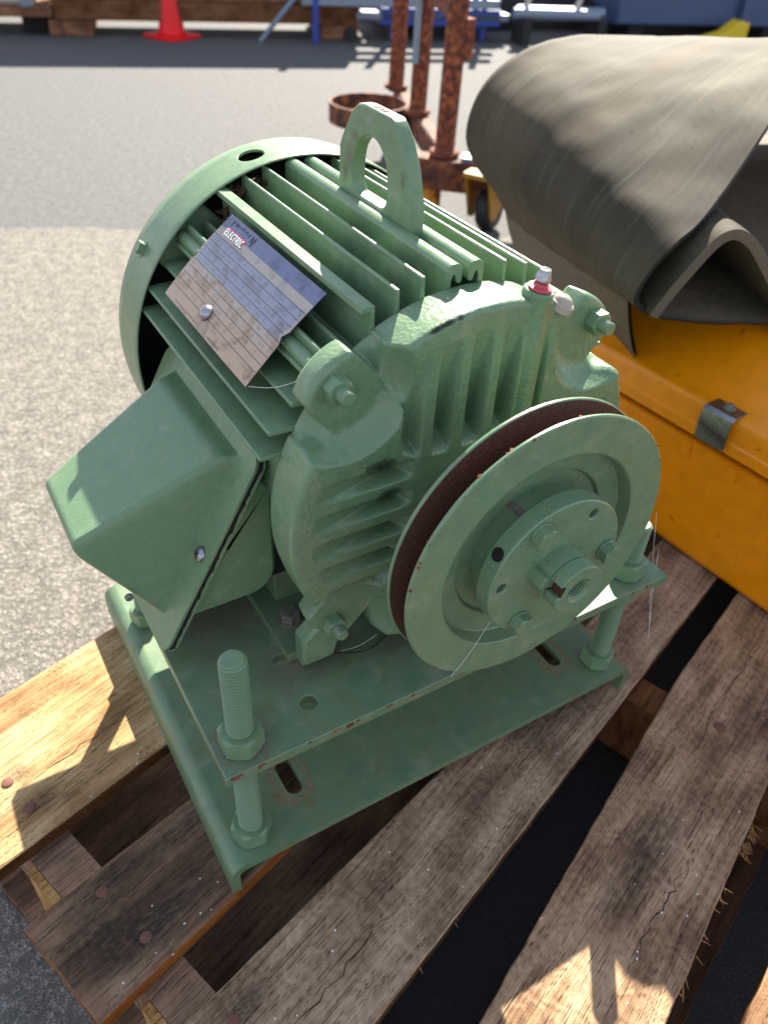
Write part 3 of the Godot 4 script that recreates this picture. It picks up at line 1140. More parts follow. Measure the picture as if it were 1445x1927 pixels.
func fin(x: float, tip_y: float, root_y: float, th: float, z0: float, z1: float, turn: float, lip := 0.0, lean := 0.0) -> ArrayMesh:
	# upright fin over the axis, its foot thicker than its tip; turned about the axis
	var o := PackedVector2Array()
	var t := th / 2.0
	if lip == 0.0:
		o = PackedVector2Array([Vector2(x - t * 1.5 - lean, root_y), Vector2(x + t * 1.5 - lean, root_y), Vector2(x + t, tip_y - 0.001), Vector2(x + t * 0.5, tip_y), Vector2(x - t * 0.5, tip_y), Vector2(x - t, tip_y - 0.001)])
	else:
		o = PackedVector2Array([Vector2(x - t * 1.5, root_y), Vector2(x + t * 1.5, root_y), Vector2(x + t, tip_y - 0.0005), Vector2(x + t * 0.4, tip_y), Vector2(x - lip, tip_y - 0.0006), Vector2(x - lip - 0.0006, tip_y - 0.0042), Vector2(x - lip + 0.001, tip_y - 0.0046), Vector2(x - t * 1.1, tip_y - 0.0042)])
	var mb := MB.new()
	mb.xf = Transform3D(Basis(Vector3.BACK, turn), Vector3(0, AX, 0))
	mb.extrude(o, z0, z1, 0.0005)
	return mb.commit(32)


# the rolled rail that the lifting eye is welded between: an upright web, its top rolled inwards
func rail(side: float) -> ArrayMesh:
	var o := PackedVector2Array()
	# drawn for the left rail (web on the left, roll to the right), mirrored for the right one
	var cx := -0.0090
	var cy := 0.1515
	o.push_back(Vector2(-0.0148, 0.118))
	o.push_back(Vector2(-0.0105, 0.118))
	o.push_back(Vector2(-0.0105, 0.1455))
	# inside of the roll
	o.push_back(Vector2(-0.0092, 0.1495))
	o.push_back(Vector2(-0.0080, 0.1490))
	o.push_back(Vector2(-0.0068, 0.1455))
	for i in 7:
		var t := PI + PI * i / 6.0
		o.push_back(Vector2(-0.0046 + 0.0024 * cos(t), 0.1455 + 0.0024 * sin(t)))
	for i in 13:
		var t := PI * 0.06 + PI * 0.94 * i / 12.0
		o.push_back(Vector2(cx + 0.0060 * cos(t) + 0.0006, cy + 0.0052 * sin(t)))
	if side > 0.0:
		for i in o.size():
			o[i].x = -o[i].x
		o.reverse()
	var mb := MB.new()
	mb.xf = Transform3D(Basis.IDENTITY, Vector3(0, AX, 0))
	mb.extrude(o, 0.0, 0.2362, 0.0004)
	return mb.commit(40)


func stud_nut(parent: Node3D, p: Vector3, d: Vector3, af: float, h: float, rod: float, out: float, m: Material, called := "nut") -> void:
	var mb := MB.new()
	var xf := along(d, p, rng.randf() * 1.0)
	mb.xf = xf
	hex(mb, af, h)
	var o := part(called, mb.commit(25), m, parent)
	o.set_meta("at", 0)
	var s := part("stud", threaded(rod, 0.0015, h - 0.002, h + out, xf, 0.0006), m, o)
	s.position = Vector3.ZERO


func slot(cx: float, z0: float, z1: float, w: float) -> PackedVector2Array:
	# in plate coordinates (x, -z), clockwise
	var o := PackedVector2Array()
	var r := w / 2.0
	for i in 9:
		var t := PI * i / 8.0
		o.push_back(Vector2(cx + r * cos(t), -(z0 + r) + r * sin(t)))
	for i in 9:
		var t := PI + PI * i / 8.0
		o.push_back(Vector2(cx + r * cos(t), -(z1 - r) + r * sin(t)))
	o.reverse()
	return o


func build_motor() -> void:
	var g := thing("electric_motor", "green electric motor with rusty grooved pulley bolted to a green steel base", "motor", Vector3(0, PT, 0.1))
	var flat_xf := Transform3D(Basis(Vector3.RIGHT, Vector3.FORWARD, Vector3.UP), Vector3.ZERO)
	# --- base: a plate bent down at both sides
	var mb := MB.new()
	mb.xf = flat_xf
	mb.xf.origin = Vector3(0, -0.1289 - 0.008, 0)
	var bl := -0.2253
	var br := 0.2215
	var r := 0.0140
	var z0 := -0.053
	var z1 := 0.3112
	mb.extrude(PackedVector2Array([Vector2(bl + r, -z1), Vector2(br - r, -z1), Vector2(br - r, -z0), Vector2(bl + r, -z0)]), 0.0, 0.008, 0.0, [slot(-0.1465, 0.2325, 0.2735, 0.0150), slot(0.153, 0.2325, 0.2735, 0.0150), slot(-0.1465, -0.01, 0.031, 0.0150), slot(0.153, -0.01, 0.031, 0.0150)])
	mb.xf = Transform3D.IDENTITY
	for s in [-1.0, 1.0]:
		var cx := bl + r if s < 0 else br - r
		var o := PackedVector2Array()
		for i in 9:
			var t := PI / 2 * i / 8.0
			o.push_back(Vector2(cx + s * r * sin(t), -0.1289 - r + r * cos(t)))
		o.push_back(Vector2(cx + s * r, -0.1645))
		o.push_back(Vector2(cx + s * (r - 0.008), -0.1645))
		for i in 9:
			var t := PI / 2 * (8 - i) / 8.0
			o.push_back(Vector2(cx + s * (r - 0.008) * sin(t), -0.1289 - r + (r - 0.008) * cos(t)))
		if s > 0:
			o.reverse()
		mb.extrude(o, z0, z1, 0.0)
	var base := part("bent_base", mb.commit(32), M.green_plate, g)
	# --- mounting plate
	mb = MB.new()
	mb.xf = flat_xf
	mb.xf.origin = Vector3(0, -0.0100, 0)
	mb.extrude(PackedVector2Array([Vector2(-0.2174, -0.3100), Vector2(0.2252, -0.3100), Vector2(0.2252, 0.045), Vector2(-0.2174, 0.045)]), 0.0, 0.0100, 0.0007, [hole(20, 0.0068, Vector2(-0.136, -0.2777)), hole(20, 0.0062, Vector2(-0.137, -0.2290)), hole(20, 0.0068, Vector2(0.136, -0.2777)), hole(20, 0.0068, Vector2(0.0, -0.2777))])
	var plate := part("mounting_plate", mb.commit(30), M.green_plate, g)
	# chipped strip along the plate's front edge, down to rust
	mb = MB.new()
	var en := fbm(301, 60.0, 4)
	for i in 150:
		var x := -0.2168 + i * 0.00293
		var a := en.get_noise_2d(x, 0.0)
		if a > 0.20 and (x < 0.02 or i % 3 == 0):
			var hgt := minf((a - 0.18) * 0.011, 0.0042)
			mb.box(Vector3(x, -0.0015 - hgt, 0.3098), Vector3(x + 0.0031, -0.0006, 0.31015), 0.0)
	var chips := part("rust_chips", mb.commit(), M.rust, plate)
	chips.set_meta("kind", "stuff")
	# --- four threaded rods that carry the plate over the base
	for q in [[-0.1958, 0.2872, 0.0962], [0.1921, 0.2872, 0.061], [-0.1958, 0.012, 0.075], [0.1921, 0.012, 0.075]]:
		var o := Vector3(q[0], 0, q[1])
		var xf := Transform3D(Basis.IDENTITY, o)
		var rod := part("threaded_rod", threaded(0.0102, 0.0032, -0.16, q[2], xf, 0.0023), M.green, g)
		for n in [[0.0, 0.018, 0.2], [-0.028, 0.017, 0.7], [-0.1285, 0.017, 0.9]]:
			mb = MB.new()
			mb.xf = Transform3D(Basis.IDENTITY, o + Vector3(0, n[0] + 0.0005, 0))
			hex(mb, 0.0300, n[1], n[2] + q[0], true)
			if n[0] == -0.028 and q[2] > 0.09:
				continue
			part("nut", mb.commit(25), M.green, rod)
	# --- feet
	for s in [-1.0, 1.0]:
		mb = MB.new()
		var lo := -0.133 if s < 0 else 0.090
		var hi := -0.090 if s < 0 else 0.133
		mb.box(Vector3(lo, 0.0006, 0.010), Vector3(hi, 0.0095, 0.2360), 0.0012)
		# web that joins the foot to the body
		var o := PackedVector2Array([Vector2(s * 0.116, 0.009), Vector2(s * 0.082, 0.009), Vector2(s * 0.075, 0.07), Vector2(s * 0.117, 0.100), Vector2(s * 0.121, 0.094)])
		if s > 0:
			o.reverse()
		for zz in [[0.020, 0.055], [0.105, 0.176]]:
			mb.extrude(o, zz[0], zz[1], 0.001)
		var foot := part("foot", mb.commit(), M.green_plate, g)
		for zz in [0.201, 0.085]:
			mb = MB.new()
			mb.xf = Transform3D(Basis.IDENTITY, Vector3(s * 0.1145, 0.0097, zz))
			mb.lathe(PackedVector2Array([Vector2(0.0100, 0), Vector2(0.0100, 0.0018), Vector2(0.0, 0.0018)]), 28)
			mb.xf.origin.y += 0.0018
			hex(mb, 0.0152, 0.0088, 0.3)
			part("foot_bolt", mb.commit(25), M.dirty_zinc, foot)
	# --- body between the castings
	mb = MB.new()
	mb.xf = Transform3D(Basis(Vector3.RIGHT, PI / 2), Vector3(0, AX, 0))
	mb.lathe(PackedVector2Array([Vector2(0.0, -0.012), Vector2(0.1255, -0.012), Vector2(0.1255, 0.2365), Vector2(0, 0.2365)]), 96)
	part("frame", mb.commit(), M.green, g)
	# fins on the four sides
	var sq := func(x: float) -> float: return sqrt(0.1556 * 0.1556 - x * x)
	for k in 4:
		var turn: float = [0.0, PI / 2, PI, -PI / 2][k]
		for x in [-0.1, -0.0845, -0.0675, -0.0500, -0.0318, 0.0318, 0.0500, 0.0675, 0.0845, 0.1]:
			if (k == 2 and absf(x) > 0.05) or (k == 1 and x < 0.045):
				continue
			var tip: float = sq.call(x)
			var root := sqrt(maxf(0.1245 * 0.1245 - x * x, 0.0))
			var lip := 0.0
			if k == 0 and x == -0.0675:
				lip = 0.0075
			if absf(x) > 0.08:
				tip = sqrt(0.1430 * 0.1430 - x * x)
			if k == 1 and absf(x) > 0.08:
				# the plates over the corner are shared with the neighbouring side
				tip = sqrt(0.150 * 0.150 - x * x)
			if k == 0 and x < -0.09:
				tip = sqrt(0.1525 * 0.1525 - x * x)
			var zz0 := -0.004
			part("cooling_fin", fin(x, tip, root, 0.0030, zz0, 0.2362, turn, lip), M.green, g)
		if k == 3:
			for x in [-0.0125, 0.0125]:
				part("cooling_fin", fin(x, sq.call(x), 0.12, 0.0030, -0.004, 0.2362, turn), M.green, g)
	part("rolled_rail", rail(-1.0), M.green, g)
	part("rolled_rail", rail(1.0), M.green, g)
	# --- lifting eye
	var eye_o := PackedVector2Array()
	# drawn in (z, y)
	for q in [[0.1785, 0.306], [0.1785, 0.330], [0.1700, 0.3535], [0.1610, 0.3680], [0.1510, 0.3770], [0.1470, 0.3790], [0.1110, 0.3795], [0.1030, 0.3785], [0.0930, 0.3715], [0.0800, 0.3520], [0.0765, 0.3450], [0.0765, 0.306]]:
		eye_o.push_back(Vector2(q[0], q[1]))
	var eye_h := PackedVector2Array()
	for i in 13:
		var t := PI * i / 12.0
		eye_h.push_back(Vector2(0.1215 + 0.0235 * cos(t), 0.3370 + 0.0245 * sin(t)))
	for i in 6:
		var t := PI + PI / 2 * i / 5.0
		eye_h.push_back(Vector2(0.1080 + 0.0100 * cos(t), 0.3275 + 0.0095 * sin(t)))
	for i in 6:
		var t := -PI / 2 + PI / 2 * i / 5.0
		eye_h.push_back(Vector2(0.1350 + 0.0100 * cos(t), 0.3275 + 0.0095 * sin(t)))
	eye_h.reverse()
	mb = MB.new()
	mb.xf = Transform3D(Basis(Vector3.BACK, Vector3.UP, Vector3.LEFT), Vector3.ZERO)
	mb.extrude(eye_o, -0.0050, 0.0058, 0.0011, [eye_h])
	var eye := part("lifting_eye", mb.commit(34), M.green, g)
	mb = MB.new()
	for q in [[0.1205, 0.3796, 0.0028], [0.127, 0.3797, 0.0016], [0.132, 0.3796, 0.002]]:
		mb.xf = Transform3D(Basis.IDENTITY, Vector3(-0.001, q[1] - 0.0002, q[0]))
		mb.lathe(PackedVector2Array([Vector2(q[2] * 1.2, -0.0004), Vector2(q[2], 0.00025), Vector2(0, 0.0003)]), 9)
	part("rust_spot", mb.commit(), M.rust, eye).set_meta("kind", "stuff")
	# --- drive end casting
	var bell := part("end_bell", bell_mesh(), M.green_cast, g)
	for s in [Vector2(-1, 1), Vector2(1, 1), Vector2(-1, -1), Vector2(1, -1)]:
		stud_nut(bell, Vector3(s.x * 0.104, AX + s.y * 0.104, 0.2556), Vector3.BACK, 0.0158, 0.0098, 0.0050, 0.0080, M.green)
		mb = MB.new()
		mb.tube(PackedVector3Array([Vector3(s.x * 0.104, AX + s.y * 0.104, -0.02), Vector3(s.x * 0.104, AX + s.y * 0.104, 0.238)]), 0.0056, 18)
		part("tie_rod", mb.commit(), M.green, g)
	# feet of the casting that stand on the plate
	for s in [-1.0, 1.0]:
		mb = MB.new()
		var o := PackedVector2Array([Vector2(s * 0.128, 0.010), Vector2(s * 0.100, 0.010), Vector2(s * 0.092, 0.040), Vector2(s * 0.114, 0.052), Vector2(s * 0.128, 0.040)])
		if s > 0:
			o.reverse()
		mb.extrude(o, 0.2362, 0.2535, 0.003)
		part("casting_foot", mb.commit(40), M.green_cast, bell)
	# grease fitting and plug on the rim
	var gp := Vector3(0.0365, AX + 0.1385, 0.2655)
	var gd := Vector3(0.12, 1, 0.10).normalized()
	mb = MB.new()
	mb.xf = along(gd, gp)
	mb.lathe(PackedVector2Array([Vector2(0.0105, -0.008), Vector2(0.0105, 0.0045), Vector2(0.0095, 0.0055), Vector2(0, 0.0055)]), 28)
	part("grease_boss", mb.commit(), M.green_cast, bell)
	mb = MB.new()
	mb.xf = along(gd, gp + gd * 0.0056)
	mb.lathe(PackedVector2Array([Vector2(0.0074, 0), Vector2(0.0080, 0.0008), Vector2(0.0078, 0.0018), Vector2(0.0050, 0.0024), Vector2(0.0046, 0.0045), Vector2(0.0, 0.0045)]), 26)
	part("red_washer", mb.commit(40), M.red_cap, bell)
	mb = MB.new()
	mb.xf = along(gd, gp + gd * 0.0098)
	mb.lathe(PackedVector2Array([Vector2(0.0030, 0), Vector2(0.0030, 0.0015), Vector2(0.0056, 0.0022), Vector2(0.0054, 0.0040), Vector2(0.0038, 0.0080), Vector2(0.0034, 0.0092), Vector2(0.0014, 0.0096), Vector2(0.0008, 0.0090), Vector2(0, 0.0088)]), 14)
	part("grease_fitting", mb.commit(30), M.zinc, bell)
	mb = MB.new()
	mb.xf = along(Vector3(0.30, 0.93, 0.25), Vector3(0.0560, AX + 0.1312, 0.2690))
	mb.lathe(PackedVector2Array([Vector2(0.0088, -0.003), Vector2(0.0088, 0.0012), Vector2(0.0082, 0.0020), Vector2(0.0068, 0.0021), Vector2(0.0066, 0.0030), Vector2(0.0055, 0.0050), Vector2(0.0032, 0.0062), Vector2(0, 0.0066)]), 28)
	part("plug", mb.commit(50), M.white_cap, bell)
	build_fan_cover(g)
	build_pulley(g)
	build_junction_box(g)
	build_nameplate(g)
	# dry leaves caught between fins and cover
	var r2 := RandomNumberGenerator.new()
	r2.seed = 12
	mb = MB.new()
	for c in [[-0.0575, 0.1330, 0.004, 26], [-0.074, 0.122, 0.012, 14], [-0.043, 0.138, -0.004, 8], [0.0, 0.1395, 0.229, 7]]:
		for i in c[3]:
			var o := Vector3(c[0] + r2.randf_range(-0.007, 0.007), AX + c[1] + r2.randf_range(-0.009, 0.006), c[2] + r2.randf_range(-0.010, 0.012))
			if c[2] > 0.2:
				o = Vector3(c[0] + r2.randf_range(-0.008, 0.008), AX + 0.128 + r2.randf_range(-0.004, 0.003), c[2] + r2.randf_range(-0.008, 0.004))
			var e := Vector3(r2.randf_range(-1, 1), r2.randf_range(-1, 1), r2.randf_range(-1, 1)).normalized()
			var f := e.cross(Vector3(r2.randf_range(-1, 1), 1, r2.randf_range(-1, 1))).normalized()
			var a := r2.randf_range(0.002, 0.007)
			var b := r2.randf_range(0.001, 0.0035)
			var n := e.cross(f) * 0.0012
			mb.quad(o - e * a - f * b, o + e * a * 0.4 - f * b * 1.2 + n, o + e * a + f * b * 0.7, o - e * a * 0.5 + f * b + n)
	var lit := part("leaf_litter", mb.commit(20), M.debris, g)
	lit.set_meta("kind", "stuff")
	# dust and wear on the base and casting
	for q in [[-0.1465, 0.253, 0.022, 0.034], [0.153, 0.253, 0.022, 0.034]]:
		part("wear_ring", patch(Vector3(q[0], -0.1287, q[1] + 0.004), Vector3(q[2], 0, 0), Vector3(0, 0, -q[3])), M.stain_tan, base).set_meta("kind", "stuff")
	for q in [[-0.120, 0.238, 0.05, 0.03], [0.02, 0.25, 0.12, 0.03], [-0.196, 0.287, 0.03, 0.03], [-0.16, 0.15, 0.05, 0.06]]:
		part("dust", patch(Vector3(q[0], 0.0002 + q[2] * 0.001, q[1]), Vector3(q[2], 0, 0), Vector3(0, 0, -q[3])), M.stain_dust, plate).set_meta("kind", "stuff")
	# bare and dusty places on the casting and the lifting eye
	var rimn := Vector3(-0.27, 0.93, 1.0).normalized()
	for q in [[104.0, 0.0045], [106.5, 0.007], [108.5, 0.004], [101.0, 0.003]]:
		var t := deg_to_rad(q[0])
		var tang := Vector3(-sin(t), cos(t), 0)
		part("paint_chip", patch(Vector3(cos(t) * 0.1424, AX + sin(t) * 0.1424, 0.2711) + rimn * 0.0003, tang * q[1], rimn.cross(tang) * 0.0022), M.stain_soot, bell).set_meta("kind", "stuff")
	for q in [[Vector3(-0.0780, 0.2050, 0.2724), 0.013, 0.006], [Vector3(-0.070, 0.1795, 0.2724), 0.010, 0.005]]:
		part("paint_chip", patch(q[0], Vector3(q[1], 0, 0), Vector3(0, q[2], 0)), M.stain_soot, bell).set_meta("kind", "stuff")
	for q in [[0.093, 0.342, 0.006, 0.013], [0.086, 0.330, 0.004, 0.010], [0.100, 0.357, 0.007, 0.005], [0.165, 0.345, 0.004, 0.006]]:
		part("worn_paint", patch(Vector3(-0.0062, q[1], q[0]), Vector3(0, 0, q[2]), Vector3(0, q[3], 0)), M.stain_dust, eye).set_meta("kind", "stuff")
	var wire := PackedVector3Array()
	for i in 14:
		var t := i / 13.0
		wire.push_back(Vector3(lerpf(-0.098, -0.030, t), 0.0006, 0.243 + 0.016 * sin(PI * t) - 0.010 * t))
	mb = MB.new()
	mb.tube(wire, 0.0004, 5)
	part("loose_wire", mb.commit(), M.dark, plate)
	# loose spider threads
	mb = MB.new()
	for q in [[Vector3(0.199, -0.055, 0.330), Vector3(0.235, 0.01, 0.285)], [Vector3(0.203, -0.048, 0.325), Vector3(0.25, 0.03, 0.26)], [Vector3(0.222, 0.0, 0.30), Vector3(0.228, -0.05, 0.30)], [Vector3(-0.139, 0.245, 0.205), Vector3(-0.112, 0.262, 0.236)], [Vector3(-0.062, 0.07, 0.353), Vector3(-0.038, 0.117, 0.3560)], [Vector3(-0.09, 0.0012, 0.245), Vector3(-0.06, 0.012, 0.252)]]:
		var pth := PackedVector3Array()
		for i in 8:
			var t := i / 7.0
			pth.push_back((q[0] as Vector3).lerp(q[1], t) + Vector3(0, -0.004 * sin(PI * t), 0))
		mb.tube(pth, 0.00016, 4)
	var web := part("spider_threads", mb.commit(), M.web, g)
	web.set_meta("kind", "stuff")


func build_fan_cover(g: Node3D) -> void:
	# a steel drum over the fan, one round hole pressed through its rim
	var mb := MB.new()
	mb.xf = Transform3D(Basis(Vector3.RIGHT, PI / 2), Vector3(0, AX, 0))
	var t0 := deg_to_rad(-102.75) - 0.11   # lathe angles run the other way round
	var za := -0.0365
	var zb := -0.0045
	mb.lathe(PackedVector2Array([Vector2(0.0, -0.082), Vector2(0.050, -0.082), Vector2(0.1200, -0.078), Vector2(0.1440, -0.070), Vector2(0.1540, -0.060), Vector2(0.1585, -0.050), Vector2(0.1598, -0.040), Vector2(0.1598, za)]), 144)
	mb.lathe(PackedVector2Array([Vector2(0.1598, za), Vector2(0.1598, zb)]), 136, t0 + 0.22, t0 + TAU)
	mb.lathe(PackedVector2Array([Vector2(0.1598, zb), Vector2(0.1598, 0.0022), Vector2(0.1590, 0.0035), Vector2(0.1580, 0.0035), Vector2(0.1578, 0.0025), Vector2(0.1578, zb)]), 144)
	mb.lathe(PackedVector2Array([Vector2(0.1578, zb), Vector2(0.1578, za)]), 136, t0 + 0.22, t0 + TAU)
	mb.lathe(PackedVector2Array([Vector2(0.1578, za), Vector2(0.1578, -0.040), Vector2(0.1566, -0.050), Vector2(0.1430, -0.068), Vector2(0.0, -0.080)]), 144)
	var cover := part("fan_cover", mb.commit(40), M.green_pale, g)
	var p := PackedVector3Array()
	var n := 64
	var tc := t0 + 0.11
	for j in 8:
		for i in n:
			var t := TAU * i / n
			var c := Vector2(cos(t), sin(t))
			var sqr := c / maxf(absf(c.x), absf(c.y))
			var outer := Vector2(sqr.x * 0.11 * 0.1598, sqr.y * 0.0160)
			var q := (c * 0.0112).lerp(outer, clampf((j - 2) / 5.0, 0.0, 1.0))
			var rr: float = [0.1578, 0.1594, 0.1598][mini(j, 2)]
			var th := tc + q.x / 0.1598
			p.push_back(Vector3(rr * cos(th), AX - rr * sin(th), -0.0205 + q.y))
	part("pressed_hole", grid(p, n, 8, true), M.green_pale, cover)
	# screw in its side
	mb = MB.new()
	var sd := Vector3(-0.1315, 0.0893, 0).normalized()
	mb.xf = along(sd, Vector3(0, AX, -0.0290) + sd * 0.1595)
	mb.lathe(PackedVector2Array([Vector2(0.0070, 0), Vector2(0.0070, 0.0012), Vector2(0.0, 0.0012)]), 24)
	mb.xf = along(sd, Vector3(0, AX, -0.0290) + sd * 0.1607)
	hex(mb, 0.0098, 0.0048, 0.4)
	var sc := part("cover_screw", mb.commit(25), M.green, g)
	# rear bracket seen inside the cover, with the black fan behind it
	mb = MB.new()
	mb.xf = Transform3D(Basis(Vector3.BACK, PI / 4), Vector3(0, AX, 0))
	for k in 4:
		mb = MB.new()
		mb.xf = Transform3D(Basis(Vector3.BACK, PI / 4 + PI / 2 * k), Vector3(0, AX, 0))
		mb.extrude(round_rect(-0.030, 0.100, 0.030, 0.1545, 0.010), -0.030, -0.008, 0.002)
		part("rear_bracket", mb.commit(), M.green, g)
	mb = MB.new()
	mb.xf = Transform3D(Basis(Vector3.RIGHT, PI / 2), Vector3(0, AX, 0))
	mb.lathe(PackedVector2Array([Vector2(0.150, -0.055), Vector2(0.150, -0.045), Vector2(0, -0.045)]), 64)
	part("fan", mb.commit(), M.dark, g)


func build_pulley(g: Node3D) -> void:
	var spin := Transform3D(Basis(Vector3.RIGHT, PI / 2), Vector3(0, AX, 0))
	var mb := MB.new()
	mb.xf = spin
	# lathe's local y runs along the shaft
	var R := 0.1051
	mb.lathe(PackedVector2Array([Vector2(0.030, 0.3300), Vector2(0.090, 0.3282), Vector2(R - 0.0008, 0.3282), Vector2(R, 0.3290), Vector2(R, 0.3305), Vector2(R - 0.0008, 0.3312)]), 160)
	mb.lathe(PackedVector2Array([Vector2(R - 0.0008, 0.3492), Vector2(R, 0.3499), Vector2(R, 0.3513), Vector2(R - 0.0010, 0.3522), Vector2(0.0790, 0.3522), Vector2(0.0778, 0.3514), Vector2(0.0756, 0.3420), Vector2(0.0742, 0.3410), Vector2(0.0615, 0.3406), Vector2(0.0600, 0.3398), Vector2(0.0585, 0.3370), Vector2(0.0300, 0.3368)]), 160)
	var pul := part("pulley", mb.commit(28), M.green_pale, g)
	pul.material_override = M.green
	mb = MB.new()
	mb.xf = spin
	mb.lathe(PackedVector2Array([Vector2(R - 0.0008, 0.3312), Vector2(0.0870, 0.3368), Vector2(0.0855, 0.3380), Vector2(0.0855, 0.3430), Vector2(0.0870, 0.3446), Vector2(R - 0.0008, 0.3492)]), 160)
	part("belt_groove", mb.commit(40), M.groove, pul)
	# chips on the rim
	mb = MB.new()
	var r := RandomNumberGenerator.new()
	r.seed = 31
	for i in 46:
		var t := r.randf_range(0, TAU)
		var q := Vector3(cos(t), sin(t), 0)
		var zz: float = [0.35185, 0.3493, 0.35185][i % 3]
		mb.xf = along(q + Vector3(0, 0, 1.0 if i % 3 != 1 else 0.0), Vector3(0, AX, zz) + q * (R - (0.0006 if i % 3 != 1 else 0.0003)), r.randf() * 6.0)
		var s := r.randf_range(0.0004, 0.0015)
		mb.lathe(PackedVector2Array([Vector2(s, 0.0), Vector2(s * 0.8, 0.00035), Vector2(0, 0.0004)]), 6)
	part("rim_chips", mb.commit(), M.rust, pul).set_meta("kind", "stuff")
	# hub disc with threaded holes
	mb = MB.new()
	mb.xf = Transform3D(Basis.IDENTITY, Vector3(0, AX, 0))
	var hs := []
	for a in [58.0, 178.0, -62.0]:
		hs.append(hole(16, 0.0037, Vector2(cos(deg_to_rad(a)), sin(deg_to_rad(a))) * 0.0438))
	mb.extrude(ring(120, 0.0535), 0.3530, 0.3667, 0.0010, hs)
	var hub := part("hub_disc", mb.commit(30), M.green_worn, pul)
	mb = MB.new()
	mb.xf = spin
	for a in [58.0, 178.0, -62.0]:
		var c := Vector2(cos(deg_to_rad(a)), sin(deg_to_rad(a))) * 0.0438
		mb.xf = Transform3D(Basis(Vector3.RIGHT, PI / 2), Vector3(c.x, c.y + AX, 0))
		mb.lathe(PackedVector2Array([Vector2(0.0042, 0.3535), Vector2(0, 0.3535)]), 14)
	part("bolt_hole", mb.commit(), M.dark, pul).set_meta("kind", "stuff")
	mb = MB.new()
	mb.xf = spin
	mb.lathe(PackedVector2Array([Vector2(0.047, 0.336), Vector2(0.0465, 0.3532)]), 60)
	part("hub_boss", mb.commit(), M.green, pul)
	# set screw hole on the disc's rim: a shallow raised cup, the shade of its depth put into the colour
	var sd := Vector3(cos(deg_to_rad(150.0)), sin(deg_to_rad(150.0)), 0)
	mb = MB.new()
	mb.xf = along(sd, Vector3(0, AX, 0.3600) + sd * 0.05345)
	mb.lathe(PackedVector2Array([Vector2(0.0046, 0.0), Vector2(0.0046, 0.0005), Vector2(0.0041, 0.0006), Vector2(0.0040, 0.0002), Vector2(0.0, 0.0001)]), 22)
	part("set_screw_hole", mb.commit(20), M.dark, pul)
	# three hex screws with spring washers
	var k := 0
	for a in [118.0, -2.0, -122.0]:
		var c := Vector2(cos(deg_to_rad(a)), sin(deg_to_rad(a))) * 0.0440
		mb = MB.new()
		mb.xf = Transform3D(Basis(Vector3.RIGHT, PI / 2), Vector3(c.x, c.y + AX, 0.3668))
		mb.lathe(PackedVector2Array([Vector2(0.0080, 0), Vector2(0.0082, 0.0004), Vector2(0.0082, 0.0016), Vector2(0.0078, 0.0019), Vector2(0.004, 0.0019)]), 30, 0.25, TAU - 0.05)
		mb.xf.origin.z += 0.0021
		hex(mb, 0.0142, 0.0064, 0.35 + k * 0.7)
		part("hex_screw", mb.commit(25), [M.green, M.green_worn, M.green_worn][k], pul)
		# its shank bridges the gap behind the disc
		mb = MB.new()
		mb.tube(PackedVector3Array([Vector3(c.x, c.y + AX, 0.336), Vector3(c.x, c.y + AX, 0.354)]), 0.0042, 12)
		part("screw_shank", mb.commit(), M.dirty_zinc, pul)
		k += 1
	# shaft: full round, then with the open keyway, bored at the end
	var ka := deg_to_rad(163.0)
	var rs := 0.0191
	mb = MB.new()
	mb.xf = spin
	mb.lathe(PackedVector2Array([Vector2(rs, 0.27), Vector2(rs, 0.3792)]), 64)
	mb.xf = Transform3D(Basis.IDENTITY, Vector3(0, AX, 0))
	var o := PackedVector2Array()
	var hw := 0.0044
	var ha := asin(hw / rs)
	for i in 61:
		var t := ka + ha + (TAU - 2.0 * ha) * i / 60.0
		o.push_back(Vector2(cos(t), sin(t)) * rs)
	var e := Vector2(cos(ka), sin(ka))
	var f := Vector2(-e.y, e.x)
	o.push_back(e * 0.0138 - f * hw)
	o.push_back(e * 0.0138 + f * hw)
	mb.extrude(o, 0.3790, 0.3899, 0.0007, [hole(36, 0.0092)])
	var sh := part("shaft", mb.commit(32), M.green_worn, g)
	mb = MB.new()
	mb.xf = spin
	mb.lathe(PackedVector2Array([Vector2(0.0092, 0.3895), Vector2(0.0082, 0.3885), Vector2(0.0082, 0.3880), Vector2(0.0072, 0.3872), Vector2(0.0079, 0.3864), Vector2(0.0070, 0.3856), Vector2(0.0078, 0.3848), Vector2(0.0068, 0.3840), Vector2(0.0074, 0.3832), Vector2(0.0060, 0.3800), Vector2(0, 0.3790)]), 36)
	part("threaded_bore", mb.commit(20), M.green_pale, sh)
	mb = MB.new()
	mb.xf = Transform3D(Basis(Vector3(e.x, e.y, 0), Vector3(f.x, f.y, 0), Vector3.BACK), Vector3(0, AX, 0))
	mb.box(Vector3(0.0125, -0.0042, 0.3660), Vector3(0.0232, 0.0042, 0.3795), 0.0007)
	part("key", mb.commit(), M.green_worn, sh)
	mb = MB.new()
	mb.xf = Transform3D(Basis(Vector3(e.x, e.y, 0), Vector3(f.x, f.y, 0), Vector3.BACK), Vector3(0, AX, 0))
	mb.box(Vector3(0.0128, -0.0043, 0.3796), Vector3(0.0140, 0.0043, 0.3893), 0.0)
	part("keyway_floor", mb.commit(), M.groove, sh)
	mb = MB.new()
	for s in [-1.0, 1.0]:
		var t: float = ka + s * 0.36
		mb.xf = along(Vector3(cos(t), sin(t), 0), Vector3(cos(t) * (rs - 0.0006), AX + sin(t) * (rs - 0.0006), 0.3822))
		mb.lathe(PackedVector2Array([Vector2(0.0015, 0), Vector2(0.0013, 0.0009), Vector2(0.0006, 0.0013), Vector2(0, 0.0014)]), 12)
	part("peen_mark", mb.commit(50), M.dirty_zinc, sh).set_meta("kind", "stuff")


